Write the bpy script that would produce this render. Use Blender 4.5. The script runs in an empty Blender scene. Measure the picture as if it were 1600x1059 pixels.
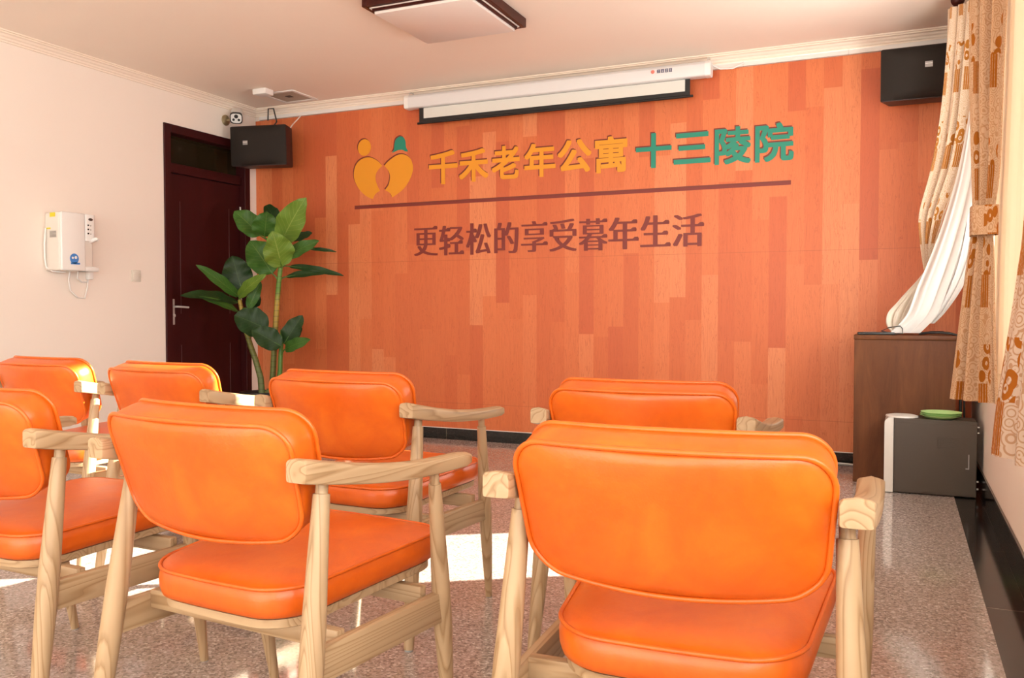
import bpy, bmesh, math, random
from math import sin, cos, pi, radians, tan, atan2, sqrt
from mathutils import Vector, Matrix, Euler
SC = bpy.context.scene
COL = SC.collection
random.seed(7)

# ------------------------------------------------------------------ camera
cam_d = bpy.data.cameras.new('camera')
cam_d.sensor_width = 36.0
cam_d.lens = 36.0 * 1359.06 / 1600.0
cam_d.clip_start = 0.05
cam = bpy.data.objects.new('camera', cam_d)
COL.objects.link(cam)
cam.location = (0, 0, 1.0)
cam.rotation_euler = (radians(90 - 1.836), 0, radians(24.052))
SC.camera = cam

# ------------------------------------------------------------------ world, sun, daylight, exposure
SC.view_settings.view_transform = 'Standard'
SC.view_settings.look = 'None'
SC.view_settings.exposure = 0.0
SC.view_settings.gamma = 1.0
SC.view_settings.use_curve_mapping = False
try:
    SC.cycles.max_bounces = 10
    SC.cycles.diffuse_bounces = 6
    SC.cycles.transparent_max_bounces = 12
    SC.cycles.sample_clamp_indirect = 6.0
except Exception:
    pass
wd = bpy.data.worlds.new('sky')
SC.world = wd
wd.use_nodes = True
bg = wd.node_tree.nodes['Background']
bg.inputs[0].default_value = (0.78, 0.88, 1.0, 1)
bg.inputs[1].default_value = 1.6

def aim(o, direction):
    o.rotation_euler = Vector(direction).to_track_quat('-Z', 'Y').to_euler()

def lamp(name, kind, loc, direction, energy, color, size=None):
    d = bpy.data.lights.new(name, kind)
    d.energy = energy
    d.color = color
    if kind == 'AREA':
        d.shape = 'RECTANGLE'
        d.size, d.size_y = size
    o = bpy.data.objects.new(name, d)
    COL.objects.link(o)
    o.location = loc
    aim(o, direction)
    return o

AZ = (0.846, 0.533)
EL = radians(21)
sun = lamp('sun', 'SUN', (6, 9, 6), (-AZ[0] * cos(EL), -AZ[1] * cos(EL), -sin(EL)), 60.0, (1.0, 0.93, 0.80))
sun.data.angle = radians(0.6)
DAY = (1.0, 0.97, 0.93)
lamp('daylight_far', 'AREA', (0.80, 3.95, 1.60), (-1, 0, 0.4), 125, DAY, (1.9, 1.6))
lamp('daylight_near', 'AREA', (0.80, -0.7, 1.6), (-1, 0.15, 0.5), 210, DAY, (4.1, 1.6))
lamp('daylight_rear', 'AREA', (-2.4, -3.5, 1.7), (0, 1, 0.55), 150, DAY, (4.6, 1.8))

# ------------------------------------------------------------------ room size
D, W, L, H, BK = 6.113, 0.415, -5.195, 2.756, -3.2

# ------------------------------------------------------------------ node helper
class NT:
    def __init__(s, name):
        s.m = bpy.data.materials.new(name)
        s.m.use_nodes = True
        s.t = s.m.node_tree
        s.b = s.t.nodes['Principled BSDF']
        s.out = s.t.nodes['Material Output']
    def n(s, kind, **kw):
        nd = s.t.nodes.new(kind)
        for k, v in kw.items():
            if k.startswith('i_'):
                key = k[2:]
                key = int(key) if key.isdigit() else key
                s.put(nd.inputs[key], v)
            else:
                setattr(nd, k, v)
        return nd
    def put(s, sock, v):
        if hasattr(v, 'is_output') or isinstance(v, bpy.types.NodeSocket):
            s.t.links.new(v, sock)
        else:
            if isinstance(v, tuple) and len(v) == 3 and sock.type == 'RGBA':
                v = (*v, 1)
            sock.default_value = v
    def math(s, op, a, b=None, c=None):
        nd = s.t.nodes.new('ShaderNodeMath')
        nd.operation = op
        s.put(nd.inputs[0], a)
        if b is not None: s.put(nd.inputs[1], b)
        if c is not None: s.put(nd.inputs[2], c)
        return nd.outputs[0]
    def mix(s, f, a, b):
        nd = s.t.nodes.new('ShaderNodeMix')
        nd.data_type = 'RGBA'
        s.put(nd.inputs[0], f); s.put(nd.inputs[6], a); s.put(nd.inputs[7], b)
        return nd.outputs[2]
    def ramp(s, f, stops, interp='LINEAR'):
        nd = s.t.nodes.new('ShaderNodeValToRGB')
        cr = nd.color_ramp
        cr.interpolation = interp
        while len(cr.elements) < len(stops): cr.elements.new(0.5)
        for e, (p, c) in zip(cr.elements, stops):
            e.position = p
            e.color = (*c, 1) if len(c) == 3 else c
        s.put(nd.inputs[0], f)
        return nd.outputs[0]
    def coord(s, which='Object'):
        return s.t.nodes.new('ShaderNodeTexCoord').outputs[which]
    def mapping(s, v, scale=(1, 1, 1), loc=(0, 0, 0), rot=(0, 0, 0)):
        nd = s.t.nodes.new('ShaderNodeMapping')
        s.put(nd.inputs[0], v)
        nd.inputs[1].default_value = loc
        nd.inputs[2].default_value = rot
        nd.inputs[3].default_value = scale
        return nd.outputs[0]
    def noise(s, v, scale, detail=4, rough=0.5, dist=0.0):
        nd = s.n('ShaderNodeTexNoise')
        s.put(nd.inputs['Vector'], v)
        nd.inputs['Scale'].default_value = scale
        nd.inputs['Detail'].default_value = detail
        nd.inputs['Roughness'].default_value = rough
        nd.inputs['Distortion'].default_value = dist
        return nd.outputs[0]
    def bump(s, h, strength, dist=0.01):
        nd = s.n('ShaderNodeBump')
        nd.inputs['Strength'].default_value = strength
        nd.inputs['Distance'].default_value = dist
        s.put(nd.inputs['Height'], h)
        s.t.links.new(nd.outputs[0], s.b.inputs['Normal'])
    def set(s, **kw):
        for k, v in kw.items():
            s.put(s.b.inputs[k.replace('_', ' ')], v)
        return s.m

def plain(name, col, rough=0.5, metal=0.0, spec=0.5):
    t = NT(name)
    nz = t.noise(t.coord(), 35, 3)
    c = t.mix(t.math('MULTIPLY', nz, 0.12), col, tuple(x * 0.85 for x in col))
    return t.set(Base_Color=c, Roughness=rough, Metallic=metal, Specular_IOR_Level=spec)

# ------------------------------------------------------------------ materials
def m_paint(name, col):
    t = NT(name)
    v = t.coord()
    c = t.mix(t.noise(v, 1.3, 3), col, tuple(x * 0.955 for x in col))
    t.bump(t.noise(v, 160, 2), 0.05, 0.002)
    return t.set(Base_Color=c, Roughness=0.75, Specular_IOR_Level=0.25)

def m_leather():
    t = NT('orange_leather')
    v = t.coord()
    big = t.noise(v, 7, 5, 0.6, 0.4)
    c = t.ramp(big, [(0.3, (0.54, 0.078, 0.003)), (0.5, (0.62, 0.102, 0.004)), (0.72, (0.69, 0.138, 0.006))])
    fine = t.noise(v, 260, 3)
    wr = t.noise(v, 18, 4, 0.55, 0.6)
    t.bump(t.math('ADD', t.math('MULTIPLY', fine, 0.25), t.math('MULTIPLY', wr, 1.3)), 0.12, 0.006)
    return t.set(Base_Color=c, Roughness=t.math('MULTIPLY_ADD', big, 0.16, 0.28), Specular_IOR_Level=0.5)

def m_ash(name, axis):
    t = NT(name)
    sc = {'x': (0.5, 13, 13), 'y': (13, 0.5, 13), 'z': (13, 13, 0.5)}[axis]
    inf = t.n('ShaderNodeObjectInfo')
    v = t.mapping(t.coord(), sc)
    add = t.n('ShaderNodeVectorMath', operation='ADD')
    t.put(add.inputs[0], v); 
    cmb = t.n('ShaderNodeCombineXYZ')
    t.put(cmb.inputs[0], t.math('MULTIPLY', inf.outputs['Random'], 30.0))
    t.put(cmb.inputs[1], t.math('MULTIPLY', inf.outputs['Random'], 17.0))
    t.put(add.inputs[1], cmb.outputs[0])
    w = t.noise(add.outputs[0], 1.0, 1.5, 0.45, 0.35)
    rings = t.math('FRACT', t.math('MULTIPLY', w, 13.0))
    fine = t.noise(add.outputs[0], 7.0, 5, 0.7)
    g = t.ramp(rings, [(0.0, (0.26, 0.150, 0.070)), (0.25, (0.41, 0.268, 0.148)), (0.85, (0.46, 0.315, 0.182)), (1.0, (0.31, 0.18, 0.085))])
    c = t.mix(t.math('MULTIPLY', fine, 0.4), g, (0.36, 0.22, 0.11))
    t.bump(fine, 0.05, 0.002)
    return t.set(Base_Color=c, Roughness=0.42, Specular_IOR_Level=0.4)

def m_floor():
    t = NT('speckled_granite')
    v = t.coord()
    vo = t.n('ShaderNodeTexVoronoi')
    t.put(vo.inputs['Vector'], v); vo.inputs['Scale'].default_value = 150
    sep = t.n('ShaderNodeSeparateColor'); t.put(sep.inputs[0], vo.outputs['Color'])
    sp = t.ramp(sep.outputs[0], [(0.0, (0.10, 0.075, 0.065)), (0.2, (0.27, 0.215, 0.19)), (0.5, (0.40, 0.335, 0.305)), (0.78, (0.50, 0.43, 0.40)), (0.93, (0.74, 0.68, 0.64))], 'CONSTANT')
    nz = t.noise(v, 60, 6, 0.75)
    c = t.mix(0.45, sp, t.ramp(nz, [(0.3, (0.22, 0.165, 0.14)), (0.7, (0.56, 0.49, 0.45))]))
    s3 = t.n('ShaderNodeSeparateXYZ'); t.put(s3.inputs[0], v)
    def joint(o, off):
        f = t.math('FRACT', t.math('ADD', t.math('DIVIDE', o, 0.8), off))
        return t.math('LESS_THAN', t.math('ABSOLUTE', t.math('SUBTRACT', f, 0.5)), 0.0022)
    j = t.math('MAXIMUM', joint(s3.outputs[0], 0.14), joint(s3.outputs[1], 0.37))
    c = t.mix(t.math('MULTIPLY', j, 0.5), c, (0.42, 0.36, 0.31))
    return t.set(Base_Color=c, Roughness=t.math('MULTIPLY_ADD', nz, 0.08, 0.05), Specular_IOR_Level=0.6)

def m_black_granite():
    t = NT('black_granite')
    v = t.coord()
    vo = t.n('ShaderNodeTexVoronoi'); t.put(vo.inputs['Vector'], v); vo.inputs['Scale'].default_value = 230
    sep = t.n('ShaderNodeSeparateColor'); t.put(sep.inputs[0], vo.outputs['Color'])
    c = t.ramp(sep.outputs[0], [(0.0, (0.006, 0.005, 0.005)), (0.9, (0.012, 0.010, 0.009)), (1.0, (0.045, 0.04, 0.035))])
    s3 = t.n('ShaderNodeSeparateXYZ'); t.put(s3.inputs[0], v)
    def joint(o, off):
        f = t.math('FRACT', t.math('ADD', t.math('DIVIDE', o, 0.8), off))
        return t.math('LESS_THAN', t.math('ABSOLUTE', t.math('SUBTRACT', f, 0.5)), 0.0025)
    j = t.math('MAXIMUM', joint(s3.outputs[0], 0.62), joint(s3.outputs[1], 0.37))
    c = t.mix(t.math('MULTIPLY', j, 0.8), c, (0.20, 0.16, 0.12))
    return t.set(Base_Color=c, Roughness=0.12)

def m_mural():
    t = NT('printed_wood_planks')
    v = t.coord()
    s3 = t.n('ShaderNodeSeparateXYZ'); t.put(s3.inputs[0], v)
    x, z = s3.outputs[0], s3.outputs[2]
    PW = 0.1135
    xs = t.math('DIVIDE', t.math('ADD', x, 20.0), PW)
    ci = t.math('FLOOR', xs)
    wn = t.n('ShaderNodeTexWhiteNoise', noise_dimensions='1D'); t.put(wn.inputs['W'], ci)
    ln = t.math('MULTIPLY_ADD', wn.outputs['Value'], 0.35, 0.95)
    wn1 = t.n('ShaderNodeTexWhiteNoise', noise_dimensions='1D'); t.put(wn1.inputs['W'], t.math('ADD', ci, 71.3))
    zi = t.math('FLOOR', t.math('DIVIDE', t.math('ADD', z, t.math('MULTIPLY', wn1.outputs['Value'], 3.1)), ln))
    cmb = t.n('ShaderNodeCombineXYZ'); t.put(cmb.inputs[0], ci); t.put(cmb.inputs[1], zi)
    w2 = t.n('ShaderNodeTexWhiteNoise', noise_dimensions='2D'); t.put(w2.inputs['Vector'], cmb.outputs[0])
    tone = t.ramp(w2.outputs['Value'], [(0.0, (0.55, 0.112, 0.042)), (0.15, (0.60, 0.138, 0.046)), (0.5, (0.645, 0.162, 0.053)), (0.82, (0.685, 0.19, 0.066)), (1.0, (0.74, 0.255, 0.105))])
    sh = t.n('ShaderNodeVectorMath', operation='ADD'); t.put(sh.inputs[0], t.mapping(v, (16, 1, 1.3)))
    c3 = t.n('ShaderNodeCombineXYZ'); t.put(c3.inputs[0], t.math('MULTIPLY', w2.outputs['Value'], 40.0)); t.put(c3.inputs[2], t.math('MULTIPLY', w2.outputs['Value'], 23.0))
    t.put(sh.inputs[1], c3.outputs[0])
    gr = t.noise(sh.outputs[0], 1.6, 5, 0.62, 1.2)
    lines = t.math('FRACT', t.math('MULTIPLY', gr, 7.0))
    lm = t.ramp(lines, [(0.0, (1, 1, 1)), (0.12, (0, 0, 0)), (0.9, (0, 0, 0)), (1.0, (1, 1, 1))])
    fine = t.noise(t.mapping(v, (120, 1, 5)), 2.0, 4, 0.7)
    c = t.mix(t.math('MULTIPLY', lm, 0.55), tone, (0.42, 0.085, 0.03))
    c = t.mix(t.math('MULTIPLY', t.math('SUBTRACT', fine, 0.35), 0.8), c, (0.44, 0.095, 0.03))
    # sheet joins of the print
    sj = t.math('LESS_THAN', t.math('ABSOLUTE', t.math('SUBTRACT', z, 1.402)), 0.0018)
    sj2 = t.math('LESS_THAN', t.math('ABSOLUTE', t.math('SUBTRACT', z, 0.27)), 0.0018)
    c = t.mix(t.math('MULTIPLY', t.math('MAXIMUM', sj, sj2), 0.45), c, (0.36, 0.08, 0.03))
    return t.set(Base_Color=c, Roughness=0.42, Specular_IOR_Level=0.4)

def m_wood_dark(name, a, b, rough=0.35, sc=(9, 9, 1.0)):
    t = NT(name)
    v = t.mapping(t.coord(), sc)
    g = t.noise(v, 1.8, 6, 0.65, 0.7)
    c = t.ramp(g, [(0.3, a), (0.7, b)])
    return t.set(Base_Color=c, Roughness=rough, Specular_IOR_Level=0.25)

def m_leaf(name, a, b, back):
    t = NT(name)
    uv = t.coord('UV')
    s3 = t.n('ShaderNodeSeparateXYZ'); t.put(s3.inputs[0], uv)
    u, vv = s3.outputs[0], s3.outputs[1]
    au = t.math('ABSOLUTE', t.math('SUBTRACT', u, 0.5))
    vein = t.math('FRACT', t.math('MULTIPLY', t.math('SUBTRACT', vv, t.math('MULTIPLY', au, 0.55)), 9.0))
    vm = t.math('LESS_THAN', t.math('ABSOLUTE', t.math('SUBTRACT', vein, 0.5)), 0.05)
    mid = t.math('LESS_THAN', au, 0.014)
    nz = t.noise(t.coord(), 14, 4)
    c = t.mix(nz, a, b)
    c = t.mix(t.math('MULTIPLY', t.math('MAXIMUM', t.math('MULTIPLY', vm, 0.5), mid), 0.6), c, back)
    return t.set(Base_Color=c, Roughness=0.45, Specular_IOR_Level=0.3)

def m_stem():
    t = NT('ringed_stem')
    s3 = t.n('ShaderNodeSeparateXYZ'); t.put(s3.inputs[0], t.coord())
    z = s3.outputs[2]
    f = t.math('FRACT', t.math('MULTIPLY', z, 22.0))
    ring = t.math('LESS_THAN', f, 0.16)
    base = t.ramp(t.math('DIVIDE', z, 1.3), [(0.35, (0.10, 0.13, 0.035)), (0.6, (0.16, 0.16, 0.03)), (0.7, (0.32, 0.22, 0.03)), (0.82, (0.34, 0.24, 0.035)), (0.9, (0.10, 0.22, 0.03))])
    c = t.mix(t.math('MULTIPLY', ring, 0.5), base, (0.06, 0.05, 0.015))
    return t.set(Base_Color=c, Roughness=0.5)

def m_curtain(name, ground, motif, line, scale=1.0, trans=0.08):
    t = NT(name)
    uv = t.mapping(t.coord('UV'), (1 / scale, 1 / scale, 1))
    s3 = t.n('ShaderNodeSeparateXYZ'); t.put(s3.inputs[0], uv)
    u, v = s3.outputs[0], s3.outputs[1]
    # scallop lines: rings round jittered cell centres
    vo = t.n('ShaderNodeTexVoronoi'); t.put(vo.inputs['Vector'], uv); vo.inputs['Scale'].default_value = 30
    rg = t.math('FRACT', t.math('MULTIPLY', vo.outputs['Distance'], 4.2))
    lm = t.math('LESS_THAN', rg, 0.36)
    c = t.mix(t.math('MULTIPLY', lm, 0.62), ground, line)
    per = t.math('FRACT', t.math('ADD', t.math('DIVIDE', v, 0.41), 0.15))
    col = t.math('ABSOLUTE', t.math('SUBTRACT', t.math('FRACT', t.math('DIVIDE', u, 0.30)), 0.42))
    # stripes block
    st = t.math('MULTIPLY', t.math('LESS_THAN', col, 0.15), t.math('LESS_THAN', per, 0.30))
    th = t.math('GREATER_THAN', t.math('FRACT', t.math('MULTIPLY', u, 85.0)), 0.16)
    c = t.mix(t.math('MULTIPLY', st, th), c, motif)
    # flower block: looping petals
    vo2 = t.n('ShaderNodeTexVoronoi'); t.put(vo2.inputs['Vector'], t.mapping(uv, (1, 0.8, 1))); vo2.inputs['Scale'].default_value = 21
    d2 = vo2.outputs['Distance']
    pet = t.math('MULTIPLY', t.math('GREATER_THAN', d2, 0.20), t.math('LESS_THAN', d2, 0.46))
    pet = t.math('MAXIMUM', pet, t.math('LESS_THAN', d2, 0.09))
    band = t.math('MULTIPLY', t.math('GREATER_THAN', per, 0.30), t.math('LESS_THAN', per, 0.66))
    fl = t.math('MULTIPLY', t.math('MULTIPLY', t.math('LESS_THAN', col, 0.23), band), pet)
    c = t.mix(fl, c, motif)
    t.set(Base_Color=c, Roughness=0.7, Specular_IOR_Level=0.15)
    tr = t.n('ShaderNodeBsdfTranslucent'); t.put(tr.inputs[0], c)
    mx = t.n('ShaderNodeMixShader'); mx.inputs[0].default_value = trans
    t.t.links.new(t.b.outputs[0], mx.inputs[1]); t.t.links.new(tr.outputs[0], mx.inputs[2])
    t.t.links.new(mx.outputs[0], t.out.inputs[0])
    return t.m

def m_cloth(name, col, trans=0.45, clear=0.0):
    t = NT(name)
    uv = t.coord('UV')
    w = t.noise(t.mapping(uv, (300, 300, 1)), 1.0, 2)
    c = t.mix(t.math('MULTIPLY', w, 0.2), col, tuple(x * 0.9 for x in col))
    t.set(Base_Color=c, Roughness=0.8, Specular_IOR_Level=0.1)
    tr = t.n('ShaderNodeBsdfTranslucent'); t.put(tr.inputs[0], c)
    mx = t.n('ShaderNodeMixShader'); mx.inputs[0].default_value = trans
    t.t.links.new(t.b.outputs[0], mx.inputs[1]); t.t.links.new(tr.outputs[0], mx.inputs[2])
    o = mx.outputs[0]
    if clear:
        tp = t.n('ShaderNodeBsdfTransparent')
        m2 = t.n('ShaderNodeMixShader'); m2.inputs[0].default_value = clear
        t.t.links.new(o, m2.inputs[1]); t.t.links.new(tp.outputs[0], m2.inputs[2])
        o = m2.outputs[0]
    t.t.links.new(o, t.out.inputs[0])
    return t.m

def m_glass(name):
    t = NT(name)
    tp = t.n('ShaderNodeBsdfTransparent'); tp.inputs[0].default_value = (0.95, 0.97, 0.96, 1)
    gl = t.n('ShaderNodeBsdfGlossy'); gl.inputs['Roughness'].default_value = 0.02
    mx = t.n('ShaderNodeMixShader'); mx.inputs[0].default_value = 0.06
    t.t.links.new(tp.outputs[0], mx.inputs[1]); t.t.links.new(gl.outputs[0], mx.inputs[2])
    t.t.links.new(mx.outputs[0], t.out.inputs[0])
    return t.m

M = {}
M['wall'] = m_paint('peach_wall_paint', (0.86, 0.775, 0.70))
M['ceil'] = m_paint('peach_ceiling_paint', (0.92, 0.825, 0.73))
M['crown'] = m_paint('cream_moulding_paint', (0.88, 0.77, 0.66))
M['leather'] = m_leather()
for ax in 'xyz': M['ash_' + ax] = m_ash('ash_wood_' + ax, ax)
M['floor'] = m_floor()
M['black_granite'] = m_black_granite()
M['mural'] = m_mural()
M['door'] = m_wood_dark('dark_red_door', (0.030, 0.0016, 0.0022), (0.042, 0.0022, 0.003), 0.55)
M['cabinet'] = m_wood_dark('brown_cabinet_wood', (0.085, 0.026, 0.008), (0.15, 0.050, 0.015), 0.5, (7, 7, 1.2))
M['lamp_wood'] = m_wood_dark('mahogany_frame', (0.035, 0.006, 0.004), (0.06, 0.010, 0.006), 0.3)
M['white'] = plain('white_plastic', (0.80, 0.79, 0.77), 0.35)
M['offwhite'] = plain('ivory_plastic', (0.72, 0.68, 0.60), 0.4)
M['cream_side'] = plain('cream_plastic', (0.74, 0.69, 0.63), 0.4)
M['trunk'] = plain('white_trunking', (0.78, 0.74, 0.70), 0.4)
M['housing'] = plain('pale_grey_enamel', (0.70, 0.69, 0.69), 0.3)
M['screen'] = plain('screen_fabric', (0.69, 0.68, 0.63), 0.8)
M['black'] = plain('black_plastic', (0.012, 0.011, 0.011), 0.45)
M['black_satin'] = plain('black_border', (0.010, 0.008, 0.007), 0.6)
M['grille'] = plain('charcoal_grille', (0.022, 0.017, 0.014), 0.8, 0, 0.25)
M['speaker_box'] = plain('dark_maroon_box', (0.022, 0.006, 0.006), 0.5)
M['metal'] = plain('brushed_metal', (0.60, 0.58, 0.55), 0.4, 0.35)
M['brass'] = plain('aged_brass', (0.42, 0.34, 0.20), 0.35, 0.8)
M['grey_rubber'] = plain('grey_rubber', (0.30, 0.29, 0.28), 0.7)
M['dark_glass'] = plain('dark_transom_glass', (0.022, 0.014, 0.006), 0.12)
M['diffuser'] = plain('opal_diffuser', (0.76, 0.70, 0.66), 0.3)
M['pc'] = plain('grey_steel_case', (0.078, 0.062, 0.050), 0.5, 0, 0.3)
M['silver'] = plain('silver_plastic', (0.66, 0.62, 0.57), 0.35, 0.1)
M['plate'] = plain('pale_green_plastic', (0.46, 0.72, 0.30), 0.4)
M['gold_print'] = plain('golden_yellow_print', (0.76, 0.30, 0.008), 0.42)
M['teal_print'] = plain('teal_print', (0.006, 0.235, 0.155), 0.42)
M['maroon_print'] = plain('maroon_print', (0.19, 0.018, 0.011), 0.45)
M['edge_print'] = plain('dark_red_print', (0.16, 0.018, 0.008), 0.45)
M['logo_blue'] = plain('blue_sticker', (0.05, 0.22, 0.60), 0.4)
M['logo_dark'] = plain('navy_print', (0.05, 0.045, 0.14), 0.5)
M['logo_red'] = plain('red_print', (0.72, 0.20, 0.15), 0.5)
M['yellow'] = plain('yellow_sticker', (0.72, 0.62, 0.03), 0.5)
M['label_grey'] = plain('printed_grey_label', (0.52, 0.49, 0.45), 0.5)
M['badge'] = plain('silver_badge', (0.33, 0.31, 0.30), 0.35, 0.4)
M['brown_oval'] = plain('brown_badge', (0.06, 0.025, 0.018), 0.3)
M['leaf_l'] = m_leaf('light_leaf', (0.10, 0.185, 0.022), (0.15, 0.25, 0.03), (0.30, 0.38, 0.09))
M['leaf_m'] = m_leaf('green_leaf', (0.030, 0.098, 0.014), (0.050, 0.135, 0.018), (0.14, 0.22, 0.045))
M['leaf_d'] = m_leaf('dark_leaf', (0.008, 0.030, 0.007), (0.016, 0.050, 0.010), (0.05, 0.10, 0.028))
M['stem'] = m_stem()
M['green_stem'] = plain('green_stem', (0.07, 0.17, 0.025), 0.45)
M['pot'] = plain('black_pot', (0.010, 0.010, 0.010), 0.35)
M['soil'] = plain('dark_soil', (0.02, 0.014, 0.01), 0.95)
M['curtain'] = m_curtain('patterned_curtain', (0.62, 0.42, 0.27), (0.36, 0.115, 0.010), (0.42, 0.20, 0.075))
M['curtain_pale'] = m_curtain('pale_patterned_curtain', (0.70, 0.56, 0.43), (0.40, 0.15, 0.02), (0.52, 0.33, 0.18))
M['curtain_near'] = m_curtain('bold_patterned_curtain', (0.66, 0.50, 0.38), (0.40, 0.12, 0.010), (0.40, 0.16, 0.04), 1.25)
M['cream_cloth'] = m_cloth('cream_lining', (0.80, 0.69, 0.57), 0.17)
M['sheer'] = m_cloth('white_sheer', (0.76, 0.755, 0.74), 0.06, 0.02)
M['sheer_bunch'] = m_cloth('cream_sheer_fold', (0.76, 0.70, 0.60), 0.06, 0.0)
M['glass'] = m_glass('window_glass')
M['pvc'] = plain('white_window_frame', (0.80, 0.79, 0.77), 0.35)

# ------------------------------------------------------------------ mesh helpers
def finish(name, bm, mat, parent=None, smooth=40, loc=None):
    bmesh.ops.recalc_face_normals(bm, faces=bm.faces[:])
    if smooth:
        a = radians(smooth)
        for f in bm.faces: f.smooth = True
        for e in bm.edges:
            if len(e.link_faces) == 2:
                e.smooth = e.calc_face_angle(0) < a
    me = bpy.data.meshes.new(name)
    bm.to_mesh(me); bm.free()
    for m in (mat if isinstance(mat, (list, tuple)) else [mat]):
        me.materials.append(m)
    o = bpy.data.objects.new(name, me)
    COL.objects.link(o)
    if parent: o.parent = parent
    if loc: o.location = loc
    return o

def BM(): return bmesh.new()

def box(bm, lo, hi, bev=0.0, seg=2, mat=0, mtx=None):
    c = [(a + b) / 2 for a, b in zip(lo, hi)]
    s = [abs(b - a) for a, b in zip(lo, hi)]
    r = bmesh.ops.create_cube(bm, size=1.0, matrix=Matrix.Translation(c) @ Matrix.Diagonal((*s, 1)))
    vs = r['verts']
    if bev:
        es = list({e for v in vs for e in v.link_edges})
        rb = bmesh.ops.bevel(bm, geom=es, offset=min(bev, min(s) * 0.49), segments=seg, affect='EDGES', profile=0.5)
        vs = list({v for f in rb['faces'] for v in f.verts} | {v for v in vs if v.is_valid})
    fs = {f for v in vs for f in v.link_faces}
    for f in fs: f.material_index = mat
    if mtx: bmesh.ops.transform(bm, matrix=mtx, verts=vs)
    return vs

def frame_at(pts, i, up=Vector((0, 0, 1))):
    if i == 0: t = pts[1] - pts[0]
    elif i == len(pts) - 1: t = pts[-1] - pts[-2]
    else: t = pts[i + 1] - pts[i - 1]
    t.normalize()
    u = up if abs(t.dot(up)) < 0.95 else Vector((0, 1, 0))
    a = t.cross(u).normalized()
    b = a.cross(t).normalized()
    return t, a, b

def tube(bm, pts, rad, n=12, closed=False, caps=True, mat=0):
    pts = [Vector(p) for p in pts]
    k = len(pts)
    rad = rad if isinstance(rad, (list, tuple)) else [rad] * k
    rings = []
    pa = None
    for i in range(k):
        if closed:
            t = (pts[(i + 1) % k] - pts[i - 1]).normalized()
        else:
            t = frame_at(pts, i)[0]
        if pa is None:
            u = Vector((0, 0, 1)) if abs(t.z) < 0.9 else Vector((0, 1, 0))
            pa = t.cross(u).normalized()
        pa = (pa - t * pa.dot(t)).normalized()
        b = pa.cross(t)
        rings.append([bm.verts.new(pts[i] + (pa * cos(2 * pi * j / n) + b * sin(2 * pi * j / n)) * rad[i]) for j in range(n)])
    rng = range(k) if closed else range(k - 1)
    for i in rng:
        r0, r1 = rings[i], rings[(i + 1) % k]
        for j in range(n):
            f = bm.faces.new((r0[j], r0[(j + 1) % n], r1[(j + 1) % n], r1[j])); f.material_index = mat
    if caps and not closed:
        f = bm.faces.new(rings[0][::-1]); f.material_index = mat
        f = bm.faces.new(rings[-1]); f.material_index = mat

def loft(bm, rings, cap0=True, cap1=True, closed=True, mat=0):
    vr = [[bm.verts.new(p) for p in r] for r in rings]
    n = len(vr[0])
    for a, b in zip(vr[:-1], vr[1:]):
        for j in range(n if closed else n - 1):
            f = bm.faces.new((a[j], a[(j + 1) % n], b[(j + 1) % n], b[j])); f.material_index = mat
    if cap0: bm.faces.new(vr[0][::-1]).material_index = mat
    if cap1: bm.faces.new(vr[-1]).material_index = mat
    return vr

def lathe(bm, prof, c=(0, 0, 0), n=32, axis='z', mat=0):
    rings = []
    for r, h in prof:
        ring = []
        for j in range(n):
            a = 2 * pi * j / n
            p = {'z': (r * cos(a), r * sin(a), h), 'x': (h, r * cos(a), r * sin(a)), 'y': (r * cos(a), h, r * sin(a))}[axis]
            ring.append(Vector(p) + Vector(c))
        rings.append(ring)
    return loft(bm, rings, True, True, True, mat)

def rpoly(pts, radii, seg=6):
    out = []
    n = len(pts)
    for i in range(n):
        p = Vector(pts[i]); a = Vector(pts[i - 1]); b = Vector(pts[(i + 1) % n])
        r = radii[i] if isinstance(radii, (list, tuple)) else radii
        da = (a - p).normalized(); db = (b - p).normalized()
        ang = da.angle(db)
        d = r / tan(ang / 2)
        c = p + (da + db).normalized() * (r / sin(ang / 2))
        s = p + da * d; e = p + db * d
        a0 = atan2(s.y - c.y, s.x - c.x); a1 = atan2(e.y - c.y, e.x - c.x)
        dd = (a1 - a0 + pi) % (2 * pi) - pi
        for k in range(seg + 1):
            t = a0 + dd * k / seg
            out.append(Vector((c.x + r * cos(t), c.y + r * sin(t))))
    return out

def densify(pts, step):
    out = []
    n = len(pts)
    for i in range(n):
        a, b = pts[i], pts[(i + 1) % n]
        k = max(1, int((b - a).length / step))
        for j in range(k): out.append(a.lerp(b, j / k))
    return out

def empty(name, loc=(0, 0, 0), rz=0.0):
    o = bpy.data.objects.new(name, None)
    COL.objects.link(o)
    o.empty_display_size = 0.1
    o.location = loc
    o.rotation_euler = (0, 0, rz)
    return o

def tag(o, label=None, cat=None, group=None, kind=None):
    if label: o['label'] = label
    if cat: o['category'] = cat
    if group: o['group'] = group
    if kind: o['kind'] = kind
    return o

def struct(name, bm, mat, parent=None, smooth=30):
    o = finish(name, bm, mat, parent, smooth)
    if parent is None: o['kind'] = 'structure'
    return o

def copy_tree(o, parent=None):
    c = o.copy(); COL.objects.link(c)
    if parent: c.parent = parent
    for ch in [x for x in ALL_CHILDREN(o)]:
        copy_tree(ch, c)
    return c
def ALL_CHILDREN(o): return list(o.children)

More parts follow.
